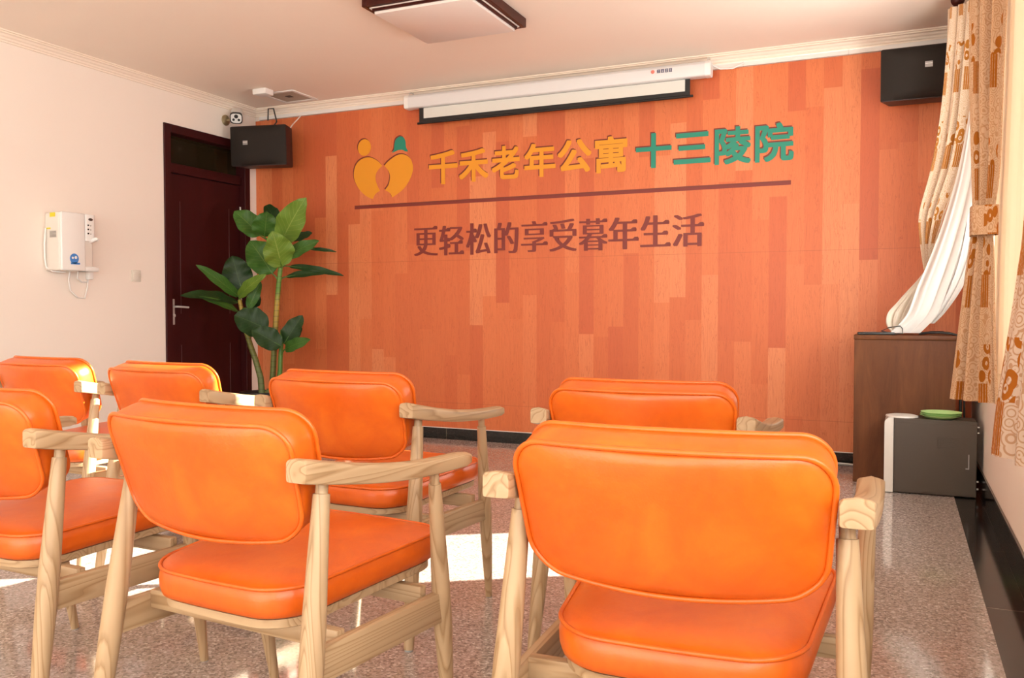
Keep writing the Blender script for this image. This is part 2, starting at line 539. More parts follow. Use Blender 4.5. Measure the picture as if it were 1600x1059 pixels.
# ------------------------------------------------------------------ setting
bm = BM(); box(bm, (L - 0.2, BK - 0.2, -0.1), (W + 0.2, D + 0.2, 0.0)); struct('floor', bm, M['floor'])
bm = BM(); box(bm, (L - 0.2, BK - 0.2, H), (W + 0.2, D + 0.2, H + 0.1)); struct('ceiling', bm, M['ceil'])
bm = BM(); box(bm, (L - 0.2, D, 0), (W + 0.2, D + 0.2, H)); struct('wall_far', bm, M['wall'])
# left wall with the doorway recess
DY0, DY1, DZ = 5.057, 6.020, 2.451
bm = BM()
box(bm, (L - 0.2, BK, 0), (L, DY0, H)); box(bm, (L - 0.2, DY1, 0), (L, D, H)); box(bm, (L - 0.2, DY0, DZ), (L, DY1, H))
struct('wall_left', bm, M['wall'])
# right wall with two window openings
WIN = [(-2.8, 1.45, 0.85, 2.42), (2.95, 4.96, 0.70, 2.42)]
bm = BM()
y = BK
for (a, b, z0, z1) in WIN:
    box(bm, (W, y, 0), (W + 0.2, a, H)); box(bm, (W, a, 0), (W + 0.2, b, z0)); box(bm, (W, a, z1), (W + 0.2, b, H)); y = b
box(bm, (W, y, 0), (W + 0.2, D, H))
struct('wall_right', bm, M['wall'])
bm = BM()
RW = (-4.8, -0.1, 0.8, 2.5)
box(bm, (L - 0.2, BK - 0.2, 0), (RW[0], BK, H)); box(bm, (RW[1], BK - 0.2, 0), (W + 0.2, BK, H))
box(bm, (RW[0], BK - 0.2, 0), (RW[1], BK, RW[2])); box(bm, (RW[0], BK - 0.2, RW[3]), (RW[1], BK, H))
struct('wall_near', bm, M['wall'])

def window(name, axis, fixed, a, b, z0, z1, n):
    bm = BM(); gm = BM()
    def bx(b_, u0, u1, zz0, zz1, d0, d1):
        if axis == 'x': box(b_, (fixed + d0, u0, zz0), (fixed + d1, u1, zz1), 0.004, 1)
        else: box(b_, (u0, fixed + d0, zz0), (u1, fixed + d1, zz1), 0.004, 1)
    t = 0.045
    bx(bm, a, b, z0, z0 + t, 0, .06); bx(bm, a, b, z1 - t, z1, 0, .06)
    for i in range(n + 1):
        u = a + (b - a) * i / n
        u = min(max(u, a + t / 2), b - t / 2)
        bx(bm, u - t / 2, u + t / 2, z0 + t, z1 - t, 0, .06)
    bx(gm, a + t, b - t, z0 + t, z1 - t, .028, .032)
    o = struct(name, bm, M['pvc'])
    finish('pane', gm, M['glass'], o, 0)
window('window_1', 'x', W + 0.10, *WIN[1], 2)
window('window_2', 'x', W + 0.10, *WIN[0], 4)
window('window_3', 'y', BK - 0.14, *RW, 4)

# baseboards and floor border, polished black stone
bm = BM(); box(bm, (L, D - 0.012, 0), (W, D, 0.066), 0.002, 1); struct('baseboard_far', bm, M['black_granite'])
bm = BM(); box(bm, (W - 0.012, BK, 0), (W, D - 0.012, 0.14), 0.002, 1); struct('baseboard_right', bm, M['black_granite'])
bm = BM(); box(bm, (L, BK, 0), (L + 0.012, DY0, 0.10), 0.002, 1); struct('baseboard_left', bm, M['black_granite'])
bm = BM(); box(bm, (W - 0.138, BK, 0.0), (W - 0.012, D - 0.012, 0.0012)); struct('trim_1', bm, M['black_granite'])
bm = BM(); box(bm, (L + 0.012, D - 0.138, 0.0), (W - 0.138, D - 0.012, 0.0012)); struct('trim_2', bm, M['black_granite'])
# crown mouldings
prof = [(0, 0), (0.012, 0), (0.012, 0.010), (0.022, 0.014), (0.026, 0.024), (0.040, 0.030), (0.048, 0.040), (0.064, 0.044), (0.064, 0.052), (0.078, 0.052), (0.078, 0.060), (0, 0.060)]
def crown(name, p0, p1, inward):
    bm = BM()
    rings = [[Vector(p) + Vector(inward) * d + Vector((0, 0, H - 0.060 + h)) for d, h in prof] for p in (p0, p1)]
    loft(bm, rings)
    struct(name, bm, M['crown'], None, 20)
crown('trim_3', (L, D, 0), (W, D, 0), (0, -1, 0))
crown('trim_4', (L, BK, 0), (L, D, 0), (1, 0, 0))
crown('trim_5', (W, BK, 0), (W, D, 0), (-1, 0, 0))

# ------------------------------------------------------------------ door
bm = BM()
x0, x1 = L - 0.12, L + 0.014
box(bm, (x0, DY0, 0), (x1, DY0 + 0.066, DZ), 0.004, 1)
box(bm, (x0, DY1 - 0.066, 0), (x1, DY1, DZ), 0.004, 1)
box(bm, (x0, DY0 + 0.066, DZ - 0.066), (x1, DY1 - 0.066, DZ), 0.004, 1)
box(bm, (x0, DY0 + 0.066, 2.085), (L - 0.02, DY1 - 0.066, 2.16), 0.004, 1)
door = struct('door_1', bm, M['door'])
door['label'] = 'dark red wooden door with a glazed transom in the left wall'
bm = BM(); box(bm, (L - 0.10, DY0 + 0.066, 2.16), (L - 0.085, DY1 - 0.066, DZ - 0.066)); finish('transom_pane', bm, M['dark_glass'], door, 0)
bm = BM(); box(bm, (L - 0.09, DY0 + 0.068, 0.008), (L - 0.045, DY1 - 0.068, 2.083), 0.003, 1)
leafd = finish('door_leaf', bm, M['door'], door)
def groove(y, z0, z1):
    return (L - 0.0445, y - 0.004, z0), (L - 0.0415, y + 0.004, z1)
bm = BM()
for y in (5.262, 5.815):
    for z0, z1 in ((0.98, 1.87), (0.15, 0.73)):
        box(bm, *groove(y, z0, z1), 0.001, 1)
finish('panel_bead', bm, plain('dull_plum_bead', (0.075, 0.028, 0.030), 0.4), leafd)
bm = BM(); box(bm, (L - 0.045, 5.140, 0.893), (L - 0.030, 5.185, 1.095), 0.004, 2); hp = finish('handle_plate', bm, M['metal'], leafd)
hp['label'] = 'silver handle plate'
bm = BM(); tube(bm, [(L - 0.031, 5.160, 1.035), (L + 0.012, 5.160, 1.035), (L + 0.018, 5.170, 1.035), (L + 0.018, 5.28, 1.03)], 0.008, 10); finish('lever', bm, M['metal'], hp)
bm = BM(); lathe(bm, [(0.013, L - 0.031), (0.013, L - 0.012), (0.009, L - 0.008)], (0, 5.162, 0.965), 14, 'x'); finish('lock_knob', bm, M['metal'], hp)
for z in (0.24, 1.06, 1.85):
    bm = BM(); tube(bm, [(L - 0.036, DY1 - 0.072, z - 0.05), (L - 0.036, DY1 - 0.072, z + 0.05)], 0.007, 10); finish('hinge', bm, M['metal'], leafd)

# ------------------------------------------------------------------ printed wood mural with lettering and logo
YM = D - 0.006
bm = BM(); box(bm, (L + 0.005, YM, 0.066), (W - 0.002, D - 0.0005, 2.662))
mural = tag(finish('wall_mural', bm, M['mural'], None, 0), 'orange wood-plank printed mural covering the far wall, with logo and lettering', 'mural')
bm = BM(); box(bm, (L + 0.005, YM - 0.002, 0.0665), (W - 0.002, YM - 0.0002, 0.072)); finish('bottom_edging', bm, M['trunk'], mural, 0)

fc = bpy.data.curves.new('glyph', 'FONT')
fo = bpy.data.objects.new('glyph', fc)
COL.objects.link(fo)
def glyph(ch, offset):
    fc.body = ch; fc.offset = offset; fc.resolution_u = 4
    dg = bpy.context.evaluated_depsgraph_get(); dg.update()
    me = bpy.data.meshes.new_from_object(fo.evaluated_get(dg))
    V = [v.co.copy() for v in me.vertices]; F = [list(p.vertices) for p in me.polygons]
    bpy.data.meshes.remove(me)
    return V, F
def flat_layer(bm, V, F, y, dx=0, dz=0, mi=0, LV=None):
    vs = [bm.verts.new((x + dx, y - (0.00012 * LV[i] if LV else 0), z + dz)) for i, (x, z) in enumerate(V)]
    for f in F:
        try: bm.faces.new([vs[i] for i in f]).material_index = mi
        except ValueError: pass
def thick_layer(bm, V, F, y, th, mi):
    flat_layer(bm, V, F, y, 0, 0, mi)
def character(ch, x0, x1, z0, z1, mat, off, style):
    V, F = glyph(ch, -0.014 if style == 'song' else 0.0)
    if style == 'song':
        sh = [(dx, 0) for dx in (-0.044, -0.022, 0.0, 0.022, 0.044)]
        cnt = {}
        for f in F:
            for i in range(len(f)):
                e = (f[i], f[(i + 1) % len(f)]); cnt.setdefault(tuple(sorted(e)), []).append((e, f))
        extra = []
        for k, v in cnt.items():
            if len(v) != 1: continue
            p, q = V[k[0]], V[k[1]]
            if abs(p.x - q.x) > 0.006 or not 0.02 < abs(p.y - q.y) < 0.085: continue
            cx = sum(V[i].x for i in v[0][1]) / len(v[0][1])
            if cx < p.x - 0.02: extra.append((p.x, max(p.y, q.y)))
        for (ex, ey) in extra:
            b = len(V)
            V += [Vector((ex - 0.11, ey - 0.008, 0)), Vector((ex - 0.02, ey + 0.055, 0)), Vector((ex + 0.01, ey + 0.012, 0)), Vector((ex, ey - 0.008, 0))]
            F.append([b, b + 3, b + 2, b + 1])
    else: sh = [(0, 0)] + [(off * a * 0.9, off * b * 0.9) for a in (-1, 0, 1) for b in (-1, 0, 1) if a or b]
    V2, F2, LV = [], [], []
    for li, (dx, dz) in enumerate(sh):
        b = len(V2)
        V2 += [Vector((v.x + dx, v.y + dz, 0)) for v in V]; F2 += [[i + b for i in f] for f in F]; LV += [li] * len(V)
    V, F = V2, F2
    ax, bx_ = min(v.x for v in V), max(v.x for v in V)
    ay, by = min(v.y for v in V), max(v.y for v in V)
    P = [(x0 + (v.x - ax) / (bx_ - ax) * (x1 - x0), z0 + (v.y - ay) / (by - ay) * (z1 - z0)) for v in V]
    bm = BM()
    y = YM - 0.0030
    flat_layer(bm, P, F, y, 0, 0, 0, LV)
    if style == 'bold': flat_layer(bm, P, F, y + 0.0018, -0.008, 0.010, 1, LV)
    else: flat_layer(bm, P, F, y + 0.0018, -0.002, 0.005, 1, LV)
    for f in bm.faces:
        f.normal_update()
        if f.normal.y > 0: f.normal_flip()
    me = bpy.data.meshes.new('character')
    bm.to_mesh(me); bm.free()
    me.materials.append(mat); me.materials.append(M['edge_print'])
    o = bpy.data.objects.new('character', me); COL.objects.link(o); o.parent = mural
    return o
GY, TE, MA = M['gold_print'], M['teal_print'], M['maroon_print']
for ch, a, b, c, d in [('千',-3.451,-3.191,2.004,2.267),('禾',-3.180,-2.923,2.008,2.261),('老',-2.896,-2.659,2.011,2.265),('年',-2.622,-2.367,2.009,2.262),('公',-2.351,-2.085,2.025,2.268),('寓',-2.059,-1.813,2.007,2.269)]:
    character(ch, a, b, c, d, GY, 0.028, 'bold')['label'] = 'golden yellow printed character'
for ch, a, b, c, d in [('十',-1.750,-1.490,2.019,2.265),('三',-1.475,-1.216,2.032,2.247),('陵',-1.188,-0.943,2.009,2.263),('院',-0.916,-0.664,2.007,2.265)]:
    character(ch, a, b, c, d, TE, 0.026, 'bold')['label'] = 'teal printed character'
for ch, a, b, c, d in [('更',-3.589,-3.370,1.443,1.675),('轻',-3.360,-3.136,1.442,1.671),('松',-3.119,-2.902,1.441,1.681),('的',-2.875,-2.669,1.445,1.676),('享',-2.648,-2.428,1.448,1.676),('受',-2.417,-2.198,1.447,1.681),('暮',-2.182,-1.960,1.445,1.675),('年',-1.954,-1.724,1.448,1.674),('生',-1.714,-1.491,1.459,1.678),('活',-1.481,-1.256,1.453,1.676)]:
    character(ch, a, b, c, d, MA, -0.004, 'song')['label'] = 'maroon printed character'
bpy.data.objects.remove(fo)
bm = BM(); box(bm, (-4.159, YM - 0.0012, 1.846), (-0.68, YM - 0.0002, 1.876)); box(bm, (-4.159, YM - 0.0014, 1.864), (-0.68, YM - 0.0011, 1.876), mat=1)
finish('underline_bar', bm, [M['maroon_print'], M['edge_print']], mural, 0)
def smooth_loop(pts, k=4):
    out = []; n = len(pts)
    for i in range(n):
        p0, p1, p2, p3 = (Vector(pts[(i + j - 1) % n]) for j in range(4))
        for s in range(k):
            t = s / k
            out.append(0.5 * ((2 * p1) + (p2 - p0) * t + (2 * p0 - 5 * p1 + 4 * p2 - p3) * t * t + (3 * p1 - p0 - 3 * p2 + p3) * t ** 3))
    return out
def seg_smooth(pts, corners, k=4):
    # smooth a loop but keep the listed corner indices sharp
    n = len(pts); out = []
    for i in range(n):
        p1, p2 = Vector(pts[i]), Vector(pts[(i + 1) % n])
        p0 = p1 * 2 - p2 if i in corners else Vector(pts[i - 1])
        p3 = p2 * 2 - p1 if (i + 1) % n in corners else Vector(pts[(i + 2) % n])
        for s in range(k):
            t = s / k
            out.append(0.5 * ((2 * p1) + (p2 - p0) * t + (2 * p0 - 5 * p1 + 4 * p2 - p3) * t * t + (3 * p1 - p0 - 3 * p2 + p3) * t ** 3))
    return out
def emblem(name, P, mat, parent, label):
    bm = BM()
    for mi, (dx, dz, yy) in enumerate(((0, 0, -0.0012), (-0.008, 0.010, -0.0006))):
        f = bm.faces.new([bm.verts.new((p.x + dx, YM + yy, p.y + dz)) for p in P]); f.material_index = mi
        f.normal_update()
        if f.normal.y > 0: f.normal_flip()
    bmesh.ops.triangulate(bm, faces=bm.faces[:])
    me = bpy.data.meshes.new(name); bm.to_mesh(me); bm.free()
    me.materials.append(mat); me.materials.append(M['edge_print'])
    o = bpy.data.objects.new(name, me); COL.objects.link(o); o.parent = parent
    o['label'] = label
emblem('logo_dot', [Vector((-4.060 + 0.064 * cos(t * pi / 16), 2.350 + 0.068 * sin(t * pi / 16))) for t in range(32)], GY, mural, 'golden yellow round dot')
emblem('logo_bell', seg_smooth([(-3.717, 2.413), (-3.684, 2.401), (-3.667, 2.369), (-3.663, 2.326), (-3.642, 2.286), (-3.67, 2.29), (-3.698, 2.304), (-3.734, 2.304), (-3.763, 2.295), (-3.799, 2.285), (-3.777, 2.31), (-3.77, 2.359), (-3.755, 2.395)], (4, 9)), TE, mural, 'teal bell shape')
emblem('logo_petal', seg_smooth([(-3.887, 2.189), (-3.93, 2.229), (-3.982, 2.257), (-4.026, 2.267), (-4.078, 2.26), (-4.123, 2.236), (-4.154, 2.194), (-4.166, 2.138), (-4.159, 2.088), (-4.132, 2.036), (-4.095, 1.99), (-4.043, 1.949), (-3.981, 1.921), (-3.954, 1.963), (-3.91, 1.986), (-3.936, 2.031), (-3.953, 2.081), (-3.949, 2.125), (-3.924, 2.16)], (0, 12, 14)), GY, mural, 'golden yellow left petal')
emblem('logo_petal', seg_smooth([(-3.868, 2.187), (-3.828, 2.222), (-3.763, 2.258), (-3.713, 2.269), (-3.663, 2.259), (-3.621, 2.226), (-3.6, 2.175), (-3.6, 2.127), (-3.621, 2.073), (-3.657, 2.02), (-3.707, 1.974), (-3.794, 1.924), (-3.815, 1.962), (-3.863, 1.989), (-3.829, 2.03), (-3.815, 2.085), (-3.822, 2.129), (-3.843, 2.161)], (0, 11, 13)), GY, mural, 'golden yellow right petal')

# ------------------------------------------------------------------ cable trunking and its cords
bm = BM(); box(bm, (L + 0.30 - 0.245, D - 0.022, 2.664), (W - 0.08, D - 0.0005, 2.695), 0.002, 1)
for x in (-3.2, -1.0, -0.33): box(bm, (x, D - 0.0235, 2.663), (x + 0.003, D - 0.0005, 2.696), mat=1)
tag(finish('cable_trunking', bm, [M['trunk'], M['label_grey']]), 'white cable trunking strip running under the far ceiling moulding', 'cable trunking')

# ------------------------------------------------------------------ armchair
def make_chair():
    root = empty('armchair')
    # seat
    seat_pts = [(-0.205, -0.215), (0.205, -0.215), (0.250, 0.275), (-0.250, 0.275)]
    out = densify(rpoly(seat_pts, [0.10, 0.10, 0.065, 0.065], 8), 0.03)
    cx, cy = 0.0, 0.03
    def ring(inset, z, bow=0.0):
        r = []
        for p in out:
            d = Vector((p.x - cx, p.y - cy)); l = d.length
            q = d * ((l + inset) / l) if inset > -0.5 else d
            yy = cy + q.y
            bow_y = -0.012 * max(0, 1 - (q.x / 0.2) ** 2) if yy < cy else 0.012 * max(0, 1 - (q.x / 0.25) ** 2)
            r.append(Vector((cx + q.x, yy + bow_y, z + 0.055 * yy)))
        return r
    def sring(f, z):
        b = ring(0, 0)
        return [Vector((p.x * f, cy + (p.y - cy) * f, z + 0.055 * (cy + (p.y - cy) * f))) for p in b]
    bm = BM()
    z0 = 0.400
    loft(bm, [ring(-0.014, z0), ring(-0.002, z0 + 0.006), ring(0.003, z0 + 0.022), ring(0.004, z0 + 0.040), ring(0.0, z0 + 0.062), ring(-0.006, z0 + 0.066),
              sring(0.93, z0 + 0.071), sring(0.82, z0 + 0.077), sring(0.62, z0 + 0.083), sring(0.35, z0 + 0.086), sring(0.08, z0 + 0.087)])
    seat = finish('seat', bm, M['leather'], root, 60)
    bm = BM(); tube(bm, ring(0.001, z0 + 0.064), 0.0042, 8, closed=True)
    finish('piping', bm, M['leather'], seat, 80)
    bm = BM(); loft(bm, [ring(-0.020, 0.378), ring(-0.012, 0.382), ring(-0.012, 0.399)])
    finish('seat_base', bm, M['ash_x'], root)
    # backrest
    HW, VH, TH, th = 0.258, 0.240, 0.080, radians(18.2)
    bo = densify(rpoly([(-0.238, 0.0), (0.238, 0.0), (HW, VH), (-HW, VH)], [0.065, 0.065, 0.052, 0.052], 8), 0.025)
    def bp_(u, v, w):
        v = v - 0.019 * max(0, 1 - (u / 0.22) ** 2) * max(0, 1 - v / 0.12)
        k = u / HW
        y = -0.238 + 0.044 * k * k + w * cos(th) - v * sin(th)
        z = 0.557 + v * cos(th) + w * sin(th)
        return Vector((u * (1 - 0.25 * w), y, z))
    vc = VH / 2
    def bring(inset, w):
        r = []
        for p in bo:
            d = Vector((p.x, p.y - vc)); l = d.length
            q = d * ((l + inset) / l)
            r.append(bp_(q.x, vc + q.y, w))
        return r
    def bsr(f, w): return [bp_(p.x * f, vc + (p.y - vc) * f, w) for p in bo]
    bm = BM()
    loft(bm, [bsr(0.06, -0.010), bsr(0.35, -0.0095), bsr(0.62, -0.008), bsr(0.82, -0.0045), bsr(0.94, -0.001), bring(-0.006, 0.0015), bring(0.0, 0.006), bring(0.003, TH * 0.35), bring(0.003, TH * 0.65),
              bring(0.0, TH - 0.006), bring(-0.006, TH - 0.001), bsr(0.93, TH + 0.003), bsr(0.80, TH + 0.009), bsr(0.6, TH + 0.014), bsr(0.3, TH + 0.017), bsr(0.06, TH + 0.018)])
    back = finish('backrest', bm, M['leather'], root, 60)
    bm = BM(); tube(bm, bring(0.0012, 0.003), 0.0048, 8, closed=True); tube(bm, bring(0.0012, TH - 0.003), 0.0048, 8, closed=True)
    finish('piping', bm, M['leather'], back, 80)
    for s in (-1, 1):
        def at(a, b, z, zt): t = z / zt; return (s * (a[0] + (b[0] - a[0]) * t), a[1] + (b[1] - a[1]) * t, z)
        for rear in (True, False):
            if rear: a, b, zt = (0.298, -0.284), (0.268, -0.182), 0.685; rr = [(0.004, 0.0150), (0.05, 0.0165), (0.18, 0.0210), (0.30, 0.0240), (0.40, 0.0238), (0.52, 0.0205), (0.640, 0.0170), (0.650, 0.0165), (0.6505, 0.0125), (0.688, 0.0125)]
            else: a, b, zt = (0.277, 0.250), (0.302, 0.150), 0.640; rr = [(0.004, 0.0115), (0.05, 0.0130), (0.16, 0.0180), (0.28, 0.0220), (0.37, 0.0218), (0.48, 0.0185), (0.600, 0.0150), (0.612, 0.0145), (0.6125, 0.0110), (0.648, 0.0110)]
            bm = BM(); tube(bm, [at(a, b, z, zt) for z, r in rr], [r for z, r in rr], 16)
            lg = finish('leg', bm, M['ash_z'], root, 50)
            bm = BM(); lathe(bm, [(rr[0][1] * 0.85, 0.0), (rr[0][1] * 0.85, 0.005)], (s * a[0], a[1], 0), 14)
            gp = finish('foot_glide', bm, M['grey_rubber'], lg); gp['label'] = 'small grey foot glide'
        # armrest
        bm = BM(); rings = []
        N = 18
        for i in range(N + 1):
            t = i / N
            y = -0.268 + 0.543 * t
            x = 0.283 + 0.024 * t ** 1.6 + 0.008 * sin(pi * t)
            z = 0.705 - 0.052 * t - 0.017 * sin(pi * t)
            hw = 0.0255 - 0.003 * sin(pi * t) + 0.0015 * t
            hh = 0.0215 - 0.0085 * t ** 0.7
            e = 1.0
            if i == 0: e = 0.985
            if t > 0.93: e = 1 - ((t - 0.93) / 0.07) ** 2 * 0.30
            ring_ = []
            for j in range(24):
                a = 2 * pi * j / 24
                ca, sa = cos(a), sin(a)
                px = math.copysign(abs(ca) ** 0.22, ca); pz = math.copysign(abs(sa) ** 0.22, sa)
                crownz = 0.006 * (1 - px * px) if pz > 0 else 0
                ring_.append(Vector((s * (x + px * hw * e), y, z + pz * hh * (e if i else 0.95) + crownz)))
            rings.append(ring_)
            if i == 0: rings.insert(0, [Vector((s * x, y - 0.004, z)) + (p - Vector((s * x, y, z))) * 0.93 for p in ring_])
        loft(bm, rings); finish('armrest', bm, M['ash_y'], root, 50)
        # side rail
        bm = BM()
        ra, rb = Vector((s * 0.281, -0.232, 0.328)), Vector((s * 0.288, 0.198, 0.322))
        d = (rb - ra); ln = d.length
        mt = Matrix.Translation((ra + rb) / 2) @ d.to_track_quat('Y', 'Z').to_matrix().to_4x4()
        box(bm, (-0.011, -ln / 2, -0.035), (0.011, ln / 2, 0.035), 0.003, 2, 0, mt)
        finish('side_rail', bm, M['ash_y'], root)
    for y, z in ((-0.135, 0.352), (0.150, 0.360)):
        bm = BM(); box(bm, (-0.272, y - 0.012, z - 0.024), (0.272, y + 0.012, z + 0.018), 0.003, 2)
        finish('cross_rail', bm, M['ash_x'], root)
    return root

GRP = 'orange leather armchairs in two rows'
CH = [(-0.346, 1.600, 2.1, 'nearest orange leather armchair, seen from behind at the right of the front row'),
      (-1.263, 1.574, -4.7, 'orange leather armchair in the middle of the front row, its full right armrest showing'),
      (-2.094, 1.650, -2.7, 'orange leather armchair of the front row cut off by the left picture edge'),
      (-1.593, 2.487, -2.9, 'orange leather armchair of the back row in front of the potted plant'),
      (-0.6485, 2.5275, 2.0, 'orange leather armchair of the back row, mostly hidden behind the nearest armchair'),
      (-2.447, 2.604, -6.0, 'orange leather armchair of the back row standing in front of the dark red door'),
      (-3.175, 2.680, -4.0, 'sunlit orange leather armchair at the left end of the back row, below the water dispenser')]
proto = make_chair()
for i, (x, y, a, lab) in enumerate(CH):
    o = proto if i == 0 else copy_tree(proto)
    o.location = (x, y, 0); o.rotation_euler = (0, 0, radians(a))
    tag(o, lab, 'chair', GRP)

# ------------------------------------------------------------------ ceiling light
light = tag(empty('ceiling_light', (-2.425, 4.505, H)), 'square ceiling light with opal panel in a dark mahogany frame', 'ceiling light')
def square_frame(name, half, hw, z0, z1, mat, over=0.0):
    bm = BM()
    for s in (-1, 1):
        box(bm, (s * half - hw, -half - over, z0), (s * half + hw, half + over, z1), 0.002, 1)
        box(bm, (-half + hw, s * half - hw, z0), (half - hw, s * half + hw, z1), 0.002, 1)
    return finish(name, bm, mat, light)
square_frame('frame', 0.337, 0.014, -0.056, -0.001, M['lamp_wood'], 0.014)
square_frame('side_strip', 0.3175, 0.0045, -0.060, -0.010, M['diffuser'])
square_frame('inner_frame', 0.3065, 0.0055, -0.074, -0.010, M['lamp_wood'])
bm = BM(); box(bm, (-0.300, -0.300, -0.088), (0.300, 0.300, -0.02), 0.004, 2); finish('diffuser', bm, M['diffuser'], light)

# ------------------------------------------------------------------ ceiling vent and small white box
vent = tag(empty('ceiling_vent', (-4.588, 5.81, H)), 'square white ceiling air vent near the far left corner', 'vent')
bm = BM()
for k, (a, b, zt) in enumerate(((0.165, 0.135, -0.006),)):
    for s in (-1, 1):
        box(bm, (s * 0.150 - 0.016, -0.166, -0.008), (s * 0.150 + 0.016, 0.166, -0.0005), 0.002, 1)
        box(bm, (-0.134, s * 0.150 - 0.016, -0.008), (0.134, s * 0.150 + 0.016, -0.0005), 0.002, 1)
finish('frame', bm, M['white'], vent)
bm = BM()
q = [[Vector((x * r, y * r, z)) for x, y in ((-1, -1), (1, -1), (1, 1), (-1, 1))] for r, z in ((0.134, -0.004), (0.025, -0.0015))]
loft(bm, q, False, False); finish('louvre', bm, plain('grey_louvre', (0.42, 0.38, 0.31), 0.6), vent, 0)
bm = BM(); box(bm, (-0.025, -0.025, -0.004), (0.025, 0.025, -0.001)); finish('centre_cap', bm, M['black'], vent)
bm = BM(); box(bm, (-4.705, 5.50, H - 0.045), (-4.575, 5.60, H - 0.0005), 0.006, 2)
tag(finish('junction_box', bm, M['white']), 'small white plastic box fixed to the ceiling beside the air vent', 'junction box')

# ------------------------------------------------------------------ security camera
sc_ = tag(empty('security_camera', (L, 5.736, 2.60)), 'white bullet security camera on the wall above the door', 'security camera')
bm = BM(); lathe(bm, [(0.045, 0.0005), (0.045, 0.008), (0.030, 0.016), (0.016, 0.020)], n=24, axis='x'); finish('wall_plate', bm, M['brass'], sc_)
bm = BM(); tube(bm, [(0.016, 0, 0), (0.05, 0.005, 0.0), (0.085, 0.015, 0.02)], 0.011, 10); finish('arm', bm, M['brass'], sc_)
cd = Vector((0.60, -0.74, -0.55)).normalized()
mt = Matrix.Translation((0.11, 0.01, 0.025)) @ cd.to_track_quat('Y', 'Z').to_matrix().to_4x4()
def rr_section(w, h, y, n=20, e=0.6):
    return [mt @ Vector((math.copysign(abs(cos(2 * pi * j / n)) ** e, cos(2 * pi * j / n)) * w, y, math.copysign(abs(sin(2 * pi * j / n)) ** e, sin(2 * pi * j / n)) * h)) for j in range(n)]
bm = BM(); loft(bm, [rr_section(0.040, 0.036, -0.11), rr_section(0.046, 0.042, -0.10), rr_section(0.048, 0.044, 0.045), rr_section(0.046, 0.042, 0.05)]); finish('body', bm, M['white'], sc_)
bm = BM(); loft(bm, [rr_section(0.051, 0.047, 0.030), rr_section(0.051, 0.047, 0.054), rr_section(0.044, 0.040, 0.0545), rr_section(0.044, 0.040, 0.0505)], False, False); finish('shroud', bm, M['black'], sc_)
for (x, z, r) in ((0, 0.016, 0.016), (-0.021, -0.012, 0.010), (0.021, -0.012, 0.010)):
    bm = BM(); vr = lathe(bm, [(r, 0.050), (r, 0.0555), (r * 0.5, 0.057)], (x, 0, z), 16, 'y'); bmesh.ops.transform(bm, matrix=mt, verts=bm.verts[:]); finish('lens', bm, M['black'], sc_)

# ------------------------------------------------------------------ loudspeakers
def speaker(loc, rz, label, size, tilt=0.0, badge=(0, 0), reach=0.1):
    w, h, d = size
    root = tag(empty('loudspeaker', loc, rz), label, 'loudspeaker', 'wall loudspeakers in the upper corners of the mural wall')
    root.rotation_euler = (tilt, 0, rz)
    bm = BM()
    def sec(z, e):
        P = rpoly([(-w / 2 + e, 0.02), (w / 2 - e, 0.02), (w * 0.40 - e, d - e), (-w * 0.40 + e, d - e)], [0.012, 0.012, 0.02, 0.02], 3)
        return [Vector((p.x, p.y, z)) for p in P]
    loft(bm, [sec(-h / 2, 0.004), sec(-h / 2 + 0.004, 0), sec(h / 2 - 0.004, 0), sec(h / 2, 0.004)])
    finish('cabinet', bm, M['speaker_box'], root)
    bm = BM()
    NX = 24; NZ = 12
    grid = []
    for j in range(NZ + 1):
        row = []
        for i in range(NX + 1):
            a, b = i / NX * 2 - 1, j / NZ * 2 - 1
            dd = 0.045 * (1 - abs(a) ** 3.5) * (1 - abs(b) ** 5)
            row.append(bm.verts.new((a * (w / 2 - 0.002), 0.019 - dd, b * (h / 2 - 0.004))))
        grid.append(row)
    for j in range(NZ):
        for i in range(NX): bm.faces.new((grid[j][i], grid[j][i + 1], grid[j + 1][i + 1], grid[j + 1][i]))
    rim = [grid[0][i] for i in range(NX + 1)] + [grid[j][NX] for j in range(1, NZ + 1)] + [grid[NZ][i] for i in range(NX - 1, -1, -1)] + [grid[j][0] for j in range(NZ - 1, 0, -1)]
    bk = [bm.verts.new((v.co.x, 0.0195, v.co.z)) for v in rim]
    for i in range(len(rim)):
        k = (i + 1) % len(rim); bm.faces.new((rim[i], rim[k], bk[k], bk[i]))
    bm.faces.new(bk)
    gr = finish('grille', bm, M['grille'], root, 50); gr['label'] = 'charcoal cloth grille'
    bm = BM(); bx, bz = badge
    box(bm, (bx - 0.021, -0.0305, bz - 0.017), (bx + 0.021, -0.0265, bz + 0.017), 0.001, 1)
    box(bm, (bx - 0.019, -0.0312, bz + 0.002), (bx + 0.019, -0.0304, bz + 0.006), mat=1)
    finish('badge', bm, [M['badge'], M['white']], root)['label'] = 'small silver badge'
    bm = BM(); box(bm, (-0.03, d - 0.004, -0.05), (0.03, d + 0.012, 0.05), 0.003, 1); box(bm, (-0.015, d, -0.02), (0.015, d + reach, 0.02), 0.003, 1); tube(bm, [(0, d, 0.05), (0, d + 0.012, h / 2 + 0.02)], 0.008, 8)
    finish('bracket', bm, M['black'], root)
    return root
spk = speaker((-4.845, 5.715, 2.362), radians(12), 'black loudspeaker hung in the corner above the door and plant', (0.50, 0.325, 0.24), radians(3), (-0.09, 0.02), 0.152)
speaker((0.105, 5.765, 2.425), 0.0, 'black loudspeaker hung at the top right of the mural beside the curtain', (0.47, 0.31, 0.24), radians(4), (0.03, 0.035))
